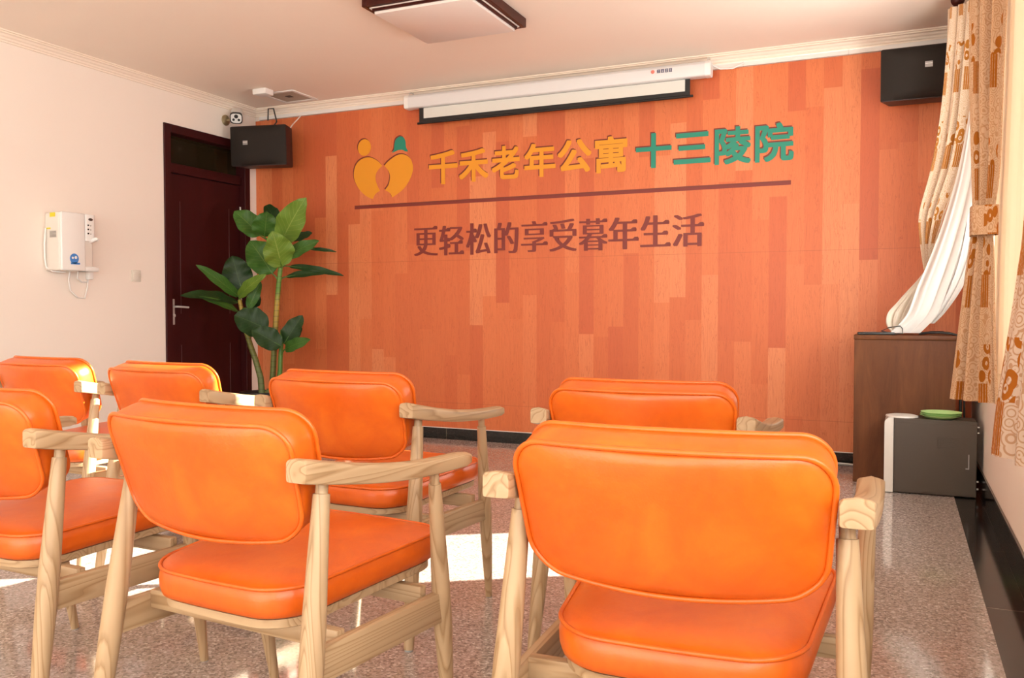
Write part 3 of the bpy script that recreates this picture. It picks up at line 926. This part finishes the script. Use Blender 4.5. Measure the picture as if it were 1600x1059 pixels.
bm = BM(); tube(bm, [(-4.80, 5.86, 2.535), (-4.84, 5.96, 2.60), (-4.93, 6.03, 2.735), (-4.99, 6.035, 2.74), (-5.00, 6.04, 2.64)], 0.006, 8)
cab1 = finish('cable', bm, M['black'], None, 60)
bm = BM(); tube(bm, [(-4.665, 5.92, 2.53), (-4.672, 5.96, 2.565), (-4.69, 6.088, 2.661)], 0.005, 8)
cab2 = finish('cable', bm, M['trunk'], None, 60); cab2['label'] = 'short white cable'
bpy.context.view_layer.update()
for c in (cab1, cab2):
    c.parent = spk; c.matrix_parent_inverse = spk.matrix_world.inverted()

# ------------------------------------------------------------------ projection screen
scr = tag(empty('projection_screen', (-2.395, 6.005, 2.645)), 'white projection screen, almost rolled up in its tube on the far wall', 'projection screen')
bm = BM()
hx = 1.185
P = rpoly([(-0.042, -0.05), (0.042, -0.05), (0.048, 0.03), (0.03, 0.052), (-0.03, 0.052), (-0.048, 0.03)], 0.012, 3)
loft(bm, [[Vector((x, p.x, p.y)) for p in P] for x in (-hx, hx)]); finish('housing', bm, M['housing'], scr)
for s in (-1, 1):
    bm = BM(); loft(bm, [[Vector((s * (hx + x), p.x * f, p.y * f)) for p in P] for x, f in ((-0.022, 1.03), (0.012, 1.03), (0.018, 0.9))]); ec = finish('end_cap', bm, M['white'], scr)
    bm = BM(); tube(bm, [(s * (hx - 0.01), 0.0, 0.05), (s * (hx - 0.01), 0.0, 0.075), (s * (hx - 0.01), 0.03, 0.085), (s * (hx - 0.01), 0.10, 0.085)], 0.005, 8); finish('hook', bm, M['metal'], ec)
bm = BM(); box(bm, (-1.085, 0.000, -0.165), (1.055, 0.003, -0.045)); fab = finish('screen_fabric', bm, M['black_satin'], scr); fab['label'] = 'black masking border of the screen'
bm = BM(); box(bm, (-1.045, -0.0012, -0.132), (1.020, -0.0001, -0.052)); finish('white_field', bm, M['screen'], fab)['label'] = 'white projection field'
bm = BM(); tube(bm, [(-1.10, 0.001, -0.168), (1.075, 0.001, -0.168)], 0.009, 10); finish('weight_bar', bm, M['black_satin'], scr)
bm = BM()
lathe(bm, [(0.013, -0.0478), (0.013, -0.0490)], (0.805, 0, 0.012), 20, 'y', 0)
for i in range(4): 
    x = 0.835 + i * 0.028
    for (a, b, c, d) in ((0, 0, 0.022, 0.004), (0, 0.010, 0.022, 0.014), (0, 0.019, 0.022, 0.023), (0.002, 0, 0.006, 0.023), (0.015, 0.0, 0.019, 0.023)):
        box(bm, (x + a, -0.0490, b), (x + c, -0.0478, d), mat=1)
finish('maker_mark', bm, [M['logo_red'], M['logo_dark']], scr, 0)
bm = BM(); tube(bm, [(-1.20, 6.02, 2.68), (-1.14, 6.03, 2.645), (-1.06, 6.05, 2.645), (-0.99, 6.078, 2.68)], 0.005, 8)
tag(finish('screen_cord', bm, M['white'], None, 60), 'short white cord between the projection screen end and the trunking', 'cable')

# ------------------------------------------------------------------ water dispenser
wx = 0.15
wdp = tag(empty('water_dispenser', (L, 4.13, 1.27)), 'white wall-mounted water dispenser with a blue round sticker', 'water dispenser')
y0, y1, zt = -0.105, 0.085, 0.385
bm = BM(); box(bm, (0.001, y0, 0.0), (wx - 0.012, y1 + 0.075, zt), 0.012, 3); finish('body', bm, M['cream_side'], wdp)
bm = BM(); box(bm, (wx - 0.016, y0 + 0.004, 0.0), (wx + 0.004, y1, zt + 0.002), 0.009, 3); fp = finish('front_panel', bm, M['white'], wdp)
bm = BM()
loft(bm, [[Vector((x, y, z)) for x, y in rpoly([(0.05, y1 + 0.002), (wx + 0.004, y1 + 0.002), (wx + 0.004, y1 + 0.070), (wx - 0.02, y1 + 0.096), (0.05, y1 + 0.096)], 0.008, 3)] for z in (0.205, 0.21, zt - 0.004, zt)])
cp = finish('control_head', bm, M['white'], wdp)
bm = BM(); lathe(bm, [(0.018, wx + 0.003), (0.018, wx + 0.006), (0.014, wx + 0.008)], (0, y1 + 0.042, 0.352), 20, 'x')
for v in bm.verts: v.co.z = 0.352 + (v.co.z - 0.352) * 0.5
finish('badge', bm, M['brown_oval'], cp)
for k in range(3):
    bm = BM(); lathe(bm, [(0.0055, wx + 0.003), (0.0055, wx + 0.008)], (0, y1 + 0.022, 0.312 - k * 0.028), 12, 'x'); finish('button', bm, M['black'], cp)
    bm = BM(); lathe(bm, [(0.004, wx + 0.003), (0.004, wx + 0.006)], (0, y1 + 0.042, 0.310 - k * 0.028), 12, 'x'); finish('indicator', bm, M['badge'], cp)
bm = BM(); tube(bm, [(wx - 0.06, y1 + 0.05, 0.215), (wx - 0.02, y1 + 0.055, 0.205), (wx + 0.035, y1 + 0.065, 0.222), (wx + 0.045, y1 + 0.067, 0.215)], [0.018, 0.017, 0.013, 0.010], 12); finish('spout', bm, M['white'], cp)
bm = BM(); tube(bm, [(wx - 0.03, y1 + 0.03, 0.205), (wx - 0.03, y1 + 0.03, 0.18)], 0.012, 12); finish('nozzle', bm, M['label_grey'], cp)
bm = BM(); box(bm, (0.02, y1 - 0.002, 0.0), (wx + 0.002, y1 + 0.110, 0.032), 0.010, 3); finish('drip_tray', bm, M['white'], wdp)
bm = BM(); lathe(bm, [(0.034, wx + 0.0035), (0.034, wx + 0.0052)], (0, -0.005, 0.080), 28, 'x'); box(bm, (wx + 0.0035, -0.032, 0.042), (wx + 0.0052, 0.038, 0.054))
lathe(bm, [(0.008, wx + 0.005), (0.008, wx + 0.0058)], (0, -0.018, 0.085), 12, 'x', 1); lathe(bm, [(0.010, wx + 0.005), (0.010, wx + 0.0058)], (0, 0.006, 0.088), 12, 'x', 1)
finish('round_sticker', bm, [M['logo_blue'], M['white']], fp)['label'] = 'round blue sticker'
bm = BM(); box(bm, (0.055, y0 - 0.0015, 0.352), (0.105, y0 - 0.0002, 0.380)); box(bm, (0.02, y0 - 0.0015, 0.272), (0.06, y0 - 0.0002, 0.282)); finish('warning_sticker', bm, M['yellow'], wdp, 0)['label'] = 'yellow sticker'
bm = BM(); box(bm, (0.05, y0 - 0.0015, 0.215), (0.115, y0 - 0.0002, 0.262)); 
for k in range(5): box(bm, (0.054, y0 - 0.002, 0.220 + k * 0.008), (0.111, y0 - 0.0014, 0.2225 + k * 0.008), mat=1)
finish('rating_label', bm, [M['label_grey'], M['black']], wdp, 0)
bm = BM(); tube(bm, [(0.02, y0 - 0.006, 0.28), (0.015, y0 - 0.012, 0.18), (0.015, y0 - 0.012, 0.08), (0.02, y0 - 0.006, 0.02), (0.05, y0 + 0.02, -0.006), (0.06, 0.0, -0.008)], 0.006, 8)
tube(bm, [(0.05, 0.045, 0.004), (0.035, 0.045, -0.06), (0.02, 0.07, -0.13), (0.015, 0.13, -0.175), (0.012, 0.19, -0.18), (0.012, 0.215, -0.10), (0.012, 0.22, -0.04)], 0.005, 8)
tube(bm, [(0.06, 0.10, 0.004), (0.03, 0.12, -0.045), (0.02, 0.16, -0.07), (0.012, 0.21, -0.068), (0.012, 0.235, -0.03)], 0.005, 8)
finish('power_cord', bm, M['white'], wdp, 60)
bm = BM(); box(bm, (0.001, 0.205, -0.05), (0.04, 0.245, 0.01), 0.008, 2, 0); tube(bm, [(0.02, 0.225, 0.008), (0.02, 0.21, 0.05), (0.015, 0.19, 0.09)], 0.004, 8); finish('plug', bm, M['white'], wdp)

# ------------------------------------------------------------------ light switch
sw = tag(empty('light_switch', (L, 4.775, 1.261)), 'ivory two-way light switch on the wall left of the door', 'light switch')
bm = BM(); box(bm, (0.0005, -0.043, -0.043), (0.010, 0.043, 0.043), 0.004, 2); finish('plate', bm, M['offwhite'], sw)
bm = BM(); box(bm, (0.009, -0.030, -0.026), (0.0135, 0.030, 0.026), 0.003, 2, 0, Matrix.Rotation(radians(4), 4, 'Y')); finish('rocker', bm, M['offwhite'], sw)

# ------------------------------------------------------------------ potted plant
LEAVES = [
((-4.527,5.620,1.553),(-4.213,5.520,1.874),0.179,'l'),
((-4.737,5.620,1.608),(-4.899,5.500,1.804),0.153,'m'),
((-4.680,5.600,1.596),(-4.587,5.520,1.791),0.168,'m'),
((-4.621,5.700,1.691),(-4.807,5.780,1.878),0.100,'d'),
((-4.481,5.560,1.358),(-4.435,5.400,1.611),0.197,'l'),
((-4.595,5.590,1.298),(-4.746,5.500,1.559),0.208,'m'),
((-4.499,5.620,1.425),(-4.174,5.640,1.551),0.092,'m'),
((-4.482,5.700,1.565),(-4.376,5.820,1.638),0.058,'d'),
((-4.341,5.720,1.498),(-4.139,5.820,1.475),0.026,'d'),
((-4.529,5.670,1.276),(-4.163,5.740,1.304),0.048,'d'),
((-4.508,5.680,1.361),(-4.059,5.800,1.281),0.048,'d'),
((-4.969,5.620,1.118),(-5.034,5.220,1.361),0.079,'m'),
((-4.981,5.620,1.069),(-5.003,5.020,1.120),0.085,'d'),
((-4.971,5.620,0.995),(-4.965,5.170,1.111),0.046,'m'),
((-4.945,5.640,1.159),(-5.014,5.600,1.453),0.194,'d'),
((-4.952,5.600,1.117),(-4.603,5.520,1.291),0.085,'l'),
((-4.871,5.620,1.019),(-4.779,5.670,1.239),0.075,'m'),
((-4.900,5.670,1.011),(-4.882,5.760,1.136),0.099,'d'),
((-4.627,5.570,0.851),(-4.839,5.420,0.967),0.192,'d'),
((-4.488,5.560,0.718),(-4.666,5.420,0.854),0.146,'d'),
((-4.506,5.620,0.739),(-4.370,5.680,0.966),0.118,'d'),
((-4.491,5.600,0.692),(-4.188,5.540,0.778),0.083,'m'),
((-4.536,5.670,0.729),(-4.440,5.760,0.865),0.081,'d'),
]
plant = tag(empty('potted_plant', (-4.75, 5.62, 0)), 'tall broad-leaved artificial plant in a black pot between the door and mural', 'plant')
PO = Vector((-4.75, 5.62, 0))
bm = BM(); lathe(bm, [(0.085, 0.001), (0.105, 0.02), (0.145, 0.30), (0.165, 0.305), (0.168, 0.345), (0.150, 0.347), (0.142, 0.318), (0.02, 0.316)], n=36); pot = finish('pot', bm, M['pot'], plant, 40)
bm = BM(); lathe(bm, [(0.135, 0.3165), (0.135, 0.322), (0.06, 0.332), (0.01, 0.335)], n=24); finish('soil', bm, M['soil'], pot)
def stem(pts, r, mat, name='stem'):
    P = [Vector(p) - PO for p in pts]
    Q = [P[0]]
    for i in range(len(P) - 1):
        for k in range(1, 5): Q.append(P[i].lerp(P[i + 1], k / 4))
    rr = [r[0] + (r[1] - r[0]) * i / (len(Q) - 1) for i in range(len(Q))]
    bm = BM(); tube(bm, Q, rr, 12); finish(name, bm, mat, plant, 60)
SA = [(-4.70, 5.63, 0.325), (-4.665, 5.65, 0.363), (-4.641, 5.64, 0.478), (-4.619, 5.63, 0.673), (-4.595, 5.62, 0.851), (-4.583, 5.62, 0.995), (-4.57, 5.62, 1.123), (-4.556, 5.62, 1.235), (-4.539, 5.62, 1.346), (-4.522, 5.62, 1.473)]
SB = [(-4.72, 5.60, 0.325), (-4.75, 5.62, 0.46), (-4.80, 5.62, 0.605), (-4.85, 5.62, 0.718), (-4.886, 5.62, 0.815), (-4.914, 5.62, 0.93), (-4.94, 5.62, 1.011), (-4.959, 5.62, 1.093)]
SCC = [(-4.645, 5.62, 0.325), (-4.575, 5.62, 0.40), (-4.552, 5.62, 0.514), (-4.547, 5.62, 0.626), (-4.536, 5.62, 0.739), (-4.527, 5.62, 0.851)]
stem(SA, (0.026, 0.018), M['stem']); stem(SB, (0.026, 0.017), M['stem']); stem(SCC, (0.022, 0.015), M['green_stem'])
stem_nodes = [Vector(p) for p in SA[4:] + SB[4:] + SCC[2:]]
CAMP = Vector((0, 0, 1.0))
def leaf(base, tip, width, tone, k):
    b, t = Vector(base), Vector(tip)
    ax = t - b; ln = ax.length; ad = ax.normalized()
    mid = (b + t) / 2
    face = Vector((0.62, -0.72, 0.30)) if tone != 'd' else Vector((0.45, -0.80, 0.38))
    n = (face - ad * face.dot(ad)).normalized()
    side = ad.cross(n).normalized()
    bm = BM(); uvl = bm.loops.layers.uv.new('UVMap')
    NU, NV = 6, 16
    rows = []
    droop = 0.10 * ln
    for j in range(NV + 1):
        v = j / NV
        wv = (sin(pi * min(1, v ** 0.85)) ** 0.62) * width * 0.62 if 0 < v < 1 else 0.0015
        row = []
        for i in range(NU + 1):
            a = i / NU * 2 - 1
            cup = 0.22 * abs(a) * wv
            wav = 0.09 * width * sin(v * 17 + k * 1.7) * a * a
            p = b + ax * v + side * (a * wv) + n * (cup + wav + droop * 4 * v * (1 - v) * 0.6) 
            row.append(bm.verts.new(p - PO))
        rows.append(row)
    for j in range(NV):
        for i in range(NU):
            f = bm.faces.new((rows[j][i], rows[j][i + 1], rows[j + 1][i + 1], rows[j + 1][i]))
            for lp, (ii, jj) in zip(f.loops, ((i, j), (i + 1, j), (i + 1, j + 1), (i, j + 1))): lp[uvl].uv = (ii / NU, jj / NV)
    bm.normal_update()
    bmesh.ops.solidify(bm, geom=bm.faces[:], thickness=0.0012)
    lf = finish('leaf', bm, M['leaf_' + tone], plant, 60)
    lf['label'] = {'l': 'light green broad leaf', 'm': 'green broad leaf', 'd': 'dark green broad leaf'}[tone]
    nd = min(stem_nodes, key=lambda q: (q - b).length + 0.8 * max(0, q.z - b.z))
    bm = BM(); tube(bm, [nd - PO, nd.lerp(b, 0.5) - PO + Vector((0, 0, 0.01)), b - PO, b + ax * 0.25 - PO + n * (droop * 0.4)], [0.008, 0.006, 0.005, 0.003], 8)
    finish('petiole', bm, M['green_stem'], lf, 60)
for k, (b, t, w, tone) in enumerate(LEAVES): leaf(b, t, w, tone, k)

# ------------------------------------------------------------------ brown cabinet and the things on it
cab = tag(empty('cabinet', (0.025, 5.72, 0)), 'plain brown wooden cabinet at the right end of the mural wall', 'cabinet')
bm = BM(); box(bm, (-0.268, -0.262, 0.0), (0.265, 0.270, 0.835), 0.002, 1); finish('carcass', bm, M['cabinet'], cab)
bm = BM(); box(bm, (-0.272, -0.270, 0.8352), (0.268, 0.272, 0.862), 0.003, 2); finish('top_panel', bm, M['cabinet'], cab)
bm = BM(); box(bm, (-0.10, 0.0, 0.0), (0.10, 0.07, 0.016), 0.005, 2, 0, Matrix.Translation((-0.125, 5.455, 0.8625)) @ Matrix.Rotation(radians(6), 4, 'Z'))
for k in range(6): box(bm, (-0.07 + k * 0.012, 0.02, 0.0155), (-0.063 + k * 0.012, 0.03, 0.018), 0.001, 1, 1, Matrix.Translation((-0.125, 5.455, 0.8625)))
tag(finish('remote_control', bm, [M['black'], M['badge']]), 'flat black remote control lying on the cabinet under the white sheer', 'remote control')
bm = BM(); tube(bm, [(-0.03, 5.50, 0.868), (-0.10, 5.475, 0.885), (-0.06, 5.452, 0.905), (0.0, 5.447, 0.915), (0.012, 5.446, 0.90), (0.014, 5.448, 0.872), (-0.04, 5.452, 0.866), (-0.06, 5.46, 0.8665)], 0.003, 6)
tag(finish('thin_cable', bm, M['black'], None, 60), 'thin black cable looped over the sheer curtain on the cabinet', 'cable')
bm = BM(); tube(bm, [(0.10, 5.50, 0.8705), (0.14, 5.49, 0.876), (0.19, 5.48, 0.879), (0.25, 5.475, 0.876), (0.305, 5.47, 0.862), (0.312, 5.48, 0.78), (0.316, 5.50, 0.5), (0.318, 5.50, 0.3)], 0.0075, 8)
tube(bm, [(0.10, 5.515, 0.8695), (0.16, 5.51, 0.881), (0.22, 5.50, 0.882), (0.28, 5.49, 0.866), (0.325, 5.50, 0.80), (0.335, 5.51, 0.5), (0.34, 5.51, 0.25)], 0.005, 8)
tag(finish('power_cable', bm, M['black'], None, 60), 'thick black cables running off the right edge of the brown cabinet', 'cable')
bm = BM(); tube(bm, [(-0.50, D - 0.02, 0.068), (-0.47, D - 0.03, 0.05), (-0.43, D - 0.04, 0.018), (-0.38, D - 0.06, 0.006), (-0.25, D - 0.08, 0.005)], 0.004, 8)
tag(finish('floor_cord', bm, M['white'], None, 60), 'white cord on the floor left of the brown cabinet', 'cable')

# ------------------------------------------------------------------ computer tower and plates
pc = tag(empty('computer_tower', (0.16, 5.30, 0)), 'grey computer tower with silver front standing before the brown cabinet', 'computer')
bm = BM(); box(bm, (-0.185, -0.092, 0.006), (0.222, 0.092, 0.412), 0.003, 1); finish('case', bm, M['pc'], pc)
bm = BM(); box(bm, (-0.178, -0.0945, 0.016), (0.218, -0.0921, 0.392), 0.001, 1); sp = finish('side_panel', bm, M['pc'], pc)
bm = BM()
def stroke(x0, z0, x1, z1): box(bm, (x0, -0.0962, z0), (x1, -0.0944, z1), 0.0006, 1)
for (a, b, c, d) in ((0.030, 0.262, 0.034, 0.318), (0.030, 0.314, 0.078, 0.318), (0.030, 0.262, 0.078, 0.266), (0.044, 0.285, 0.062, 0.289), (0.044, 0.300, 0.062, 0.304), (0.044, 0.272, 0.047, 0.304), (0.060, 0.285, 0.063, 0.304)): stroke(a, b, c, d)
for k in range(5): stroke(0.088 + 0.004 * (k % 2), 0.266 + k * 0.012, 0.150, 0.269 + k * 0.012)
finish('embossed_mark', bm, M['pc'], sp)
bm = BM(); box(bm, (0.180, -0.0965, 0.160), (0.186, -0.0944, 0.235), 0.001, 1); box(bm, (0.168, -0.0965, 0.155), (0.186, -0.0944, 0.162), 0.001, 1); finish('finger_grip', bm, M['badge'], sp)
bm = BM()
P = rpoly([(-0.232, 0.004), (-0.186, 0.004), (-0.186, 0.416), (-0.232, 0.416)], [0.006, 0.002, 0.002, 0.035], 6)
loft(bm, [[Vector((p.x, y, p.y)) for p in P] for y in (-0.094, 0.094)]); fb = finish('front_bezel', bm, M['silver'], pc); fb['label'] = 'silver front bezel'
bm = BM(); lathe(bm, [(0.085, 0.4125), (0.082, 0.421), (0.055, 0.427), (0.01, 0.428)], (-0.145, 0.0, 0), 28)
for v in bm.verts: v.co.y *= 0.9
finish('top_cap', bm, M['silver'], pc)
for z in (0.05, 0.09, 0.35, 0.38):
    bm = BM(); lathe(bm, [(0.005, 0.222), (0.005, 0.232)], (0, -0.075, z), 10, 'x'); finish('thumb_screw', bm, M['metal'], pc)
bm = BM(); 
for x in (-0.15, 0.18):
    for y in (-0.07, 0.07): lathe(bm, [(0.014, 0.0), (0.014, 0.006)], (x, y, 0), 12)
finish('feet', bm, M['black'], pc)
for k, (lab) in enumerate(('lowest pale green plate of the stack on the computer tower', 'middle pale green plate of the stack on the computer tower', 'topmost pale green plate of the stack on the computer tower')):
    bm = BM()
    lathe(bm, [(0.062, 0.0), (0.070, 0.001), (0.090, 0.012), (0.102, 0.017), (0.103, 0.0185), (0.100, 0.019), (0.088, 0.0142), (0.068, 0.0032), (0.02, 0.0026)], n=40)
    o = finish('plate', bm, M['plate'], None, 60)
    o.location = (0.208 + 0.002 * k, 5.302, 0.4125 + 0.0088 * k)
    tag(o, lab, 'plate', 'stacked pale green plates')

# ------------------------------------------------------------------ curtains
def interp(rows, z):
    # rows sorted from the top; linear interpolation of every number with smoothstep
    for r0, r1 in zip(rows[:-1], rows[1:]):
        if r0[0] >= z >= r1[0]:
            t = (r0[0] - z) / (r0[0] - r1[0])
            return [a + (b - a) * t for a, b in zip(r0[1:], r1[1:])]
    return list(rows[-1][1:])
def cr(rows, k=6):
    out = []
    n = len(rows)
    for i in range(n - 1):
        p0, p1, p2, p3 = rows[max(i - 1, 0)], rows[i], rows[i + 1], rows[min(i + 2, n - 1)]
        for s in range(k):
            t = s / k
            out.append([0.5 * ((2 * b) + (c - a) * t + (2 * a - 5 * b + 4 * c - d) * t * t + (3 * b - a - 3 * c + d) * t ** 3) for a, b, c, d in zip(p0, p1, p2, p3)])
    out.append(list(rows[-1]))
    return out
def cloth(name, rows, folds, mat, parent=None, nu=72, phase=0.0, real_width=1.0, k=6, thick=0.0016, skew=0.0, u0=0.0):
    # each row: z, xl, yl, xr, yr, amp
    R = cr([list(map(float, r)) for r in rows], k)
    bm = BM(); uvl = bm.loops.layers.uv.new('UVMap')
    g = []; vlen = 0.0; vs = []
    for j, r in enumerate(R):
        z, xl, yl, xr, yr, amp = r
        if j:
            q = R[j - 1]
            vlen += sqrt((r[0] - q[0]) ** 2 + (((r[1] + r[3]) - (q[1] + q[3])) / 2) ** 2)
        vs.append(vlen)
        d = Vector((xr - xl, yr - yl)); ln = d.length or 1e-6
        nn = Vector((-d.y, d.x)) / ln
        row = []
        for i in range(nu + 1):
            u = i / nu
            a = 2 * pi * (folds * u + phase + skew * vlen * 0.15)
            w = sin(a) + 0.35 * sin(2.3 * a + 1.1 + vlen)
            env = min(1, u * 8, (1 - u) * 8)
            off = amp * w * (0.35 + 0.65 * env)
            uu = u + 0.25 / folds * sin(2 * a) / (2 * pi)
            row.append(bm.verts.new((xl + d.x * uu + nn.x * off, yl + d.y * uu + nn.y * off, z)))
        g.append(row)
    for j in range(len(R) - 1):
        for i in range(nu):
            f = bm.faces.new((g[j][i], g[j][i + 1], g[j + 1][i + 1], g[j + 1][i]))
            for lp, (ii, jj) in zip(f.loops, ((i, j), (i + 1, j), (i + 1, j + 1), (i, j + 1))):
                lp[uvl].uv = (u0 + ii / nu * real_width, -vs[jj])
    bm.normal_update()
    if thick: bmesh.ops.solidify(bm, geom=bm.faces[:], thickness=thick)
    return finish(name, bm, mat, parent, 75)

rail = tag(empty('curtain_rod', (0.27, 3.9, 2.735)), 'dark curtain rod with a turned finial above the right windows', 'curtain rod')
bm = BM(); tube(bm, [(0, -1.9, 0), (0, 1.55, 0)], 0.014, 12); finish('rod', bm, M['lamp_wood'], rail)
bm = BM(); lathe(bm, [(0.014, 1.55), (0.03, 1.56), (0.018, 1.575), (0.036, 1.60), (0.030, 1.63), (0.008, 1.645)], (0, 0, 0), 20, 'y'); finish('finial', bm, M['lamp_wood'], rail)
bm = BM()
for y in (-1.6, 0.4, 1.45): tube(bm, [(0, y, 0), (0.144, y, 0.0)], 0.009, 8)
finish('wall_bracket', bm, M['lamp_wood'], rail)

# far patterned panel, swept sideways towards the cabinet
o = cloth('patterned_curtain', [
    (2.66, 0.215, 5.40, 0.355, 5.28, 0.010),
    (2.45, 0.210, 5.42, 0.350, 5.26, 0.016),
    (2.10, 0.185, 5.44, 0.335, 5.26, 0.020),
    (1.80, 0.140, 5.47, 0.300, 5.28, 0.020),
    (1.55, 0.085, 5.50, 0.225, 5.33, 0.018),
    (1.38, 0.100, 5.54, 0.180, 5.42, 0.014),
    (1.22, 0.125, 5.58, 0.165, 5.50, 0.008)], 3.6, M['curtain_pale'], None, 80, 0.15, 0.9)
tag(o, 'pale patterned curtain at the far end, gathered and swept aside behind the white sheer', 'curtain')
# middle patterned panel with a tie-back
o = cloth('patterned_curtain', [
    (2.715, 0.231, 3.82, 0.362, 3.69, 0.012),
    (2.30, 0.229, 3.82, 0.354, 3.69, 0.015),
    (1.90, 0.233, 3.82, 0.342, 3.69, 0.014),
    (1.55, 0.245, 3.81, 0.335, 3.69, 0.012),
    (1.34, 0.249, 3.79, 0.317, 3.71, 0.009),
    (1.15, 0.231, 3.81, 0.321, 3.69, 0.012),
    (0.90, 0.208, 3.83, 0.329, 3.69, 0.016),
    (0.655, 0.185, 3.83, 0.340, 3.67, 0.018)], 3.2, M['curtain'], None, 80, 0.55, 0.62)
tag(o, 'brown patterned curtain with a tie-back hanging between the cream curtain and the white sheer', 'curtain')
bm = BM()
P = rpoly([(0.237, 3.825), (0.239, 3.69), (0.326, 3.665), (0.331, 3.735)], 0.02, 5)
uvl = bm.loops.layers.uv.new('UVMap')
vr = loft(bm, [[Vector((p.x, p.y, z)) for p in P] for z in (1.285, 1.36, 1.395)], False, False)
for f in bm.faces:
    for lp in f.loops: lp[uvl].uv = (lp.vert.co.x * 2 + 0.1, lp.vert.co.z)
bm.normal_update()
bmesh.ops.solidify(bm, geom=bm.faces[:], thickness=0.003)
tb = finish('tie_back', bm, M['curtain'], o, 60)
# cream lining panel
o2 = cloth('cream_curtain', [(2.715, 0.368, 4.02, 0.388, 2.75, 0.003), (1.9, 0.360, 4.02, 0.388, 2.75, 0.003), (1.3, 0.342, 4.00, 0.386, 2.75, 0.003), (0.76, 0.338, 4.00, 0.386, 2.75, 0.003)], 5, M['cream_cloth'], None, 90, 0.1, 1.3)
tag(o2, 'plain cream sheer curtain hanging flat against the right window', 'curtain')
hm = cloth('hem', [(0.762, 0.3375, 4.00, 0.3855, 2.75, 0.003), (0.645, 0.337, 4.00, 0.3855, 2.75, 0.003)], 5, M['cream_cloth'], o2, 90, 0.1, 1.3, thick=0.004)
# near patterned panel at the right edge of the picture
o3 = cloth('patterned_curtain', [
    (2.715, 0.300, 2.74, 0.372, 2.36, 0.014),
    (1.90, 0.318, 2.74, 0.368, 2.36, 0.012),
    (1.30, 0.322, 2.88, 0.362, 2.46, 0.012),
    (1.10, 0.306, 2.90, 0.366, 2.46, 0.013),
    (0.90, 0.280, 2.90, 0.372, 2.46, 0.016),
    (0.72, 0.256, 2.91, 0.376, 2.46, 0.018),
    (0.585, 0.244, 2.91, 0.378, 2.46, 0.018)], 3.0, M['curtain_near'], None, 80, 0.3, 0.75, u0=0.05)
tag(o3, 'bold orange patterned curtain at the right edge of the picture, nearest the camera', 'curtain')
# white sheer swept over the cabinet
o4 = cloth('white_sheer_curtain', [
    (2.68, 0.338, 5.02, 0.355, 4.96, 0.003),
    (2.30, 0.330, 5.06, 0.355, 4.98, 0.004),
    (2.04, 0.311, 5.10, 0.354, 4.98, 0.005),
    (1.75, 0.267, 5.20, 0.350, 5.02, 0.006),
    (1.53, 0.215, 5.28, 0.325, 5.10, 0.007),
    (1.33, 0.154, 5.34, 0.285, 5.18, 0.008),
    (1.13, 0.080, 5.40, 0.238, 5.28, 0.008),
    (0.98, 0.030, 5.43, 0.188, 5.36, 0.006),
    (0.875, -0.055, 5.47, 0.106, 5.45, 0.003)], 1.6, M['sheer'], None, 70, 0.2, 1.2, thick=0)
tag(o4, 'white sheer curtain sweeping down from the window onto the brown cabinet', 'curtain')
b1 = cloth('bunched_fold', [
    (1.22, 0.118, 5.53, 0.140, 5.50, 0.004),
    (1.17, 0.086, 5.55, 0.120, 5.49, 0.010),
    (1.11, 0.034, 5.57, 0.102, 5.49, 0.015),
    (1.05, -0.018, 5.58, 0.084, 5.50, 0.018),
    (0.995, -0.066, 5.58, 0.064, 5.50, 0.019),
    (0.945, -0.078, 5.57, 0.046, 5.50, 0.016),
    (0.905, -0.068, 5.56, 0.028, 5.51, 0.010),
    (0.872, -0.040, 5.55, 0.020, 5.52, 0.006)], 3.2, M['sheer_bunch'], o4, 60, 0.4, 0.8, thick=0)
b2 = cloth('trailing_edge', [
    (1.62, 0.318, 5.16, 0.362, 5.14, 0.004),
    (1.40, 0.290, 5.20, 0.360, 5.16, 0.006),
    (1.25, 0.262, 5.26, 0.345, 5.20, 0.009),
    (1.12, 0.225, 5.32, 0.300, 5.28, 0.010),
    (1.00, 0.180, 5.40, 0.232, 5.38, 0.008),
    (0.93, 0.140, 5.46, 0.175, 5.44, 0.004)], 2.2, M['sheer'], o4, 50, 0.1, 0.5, thick=0)
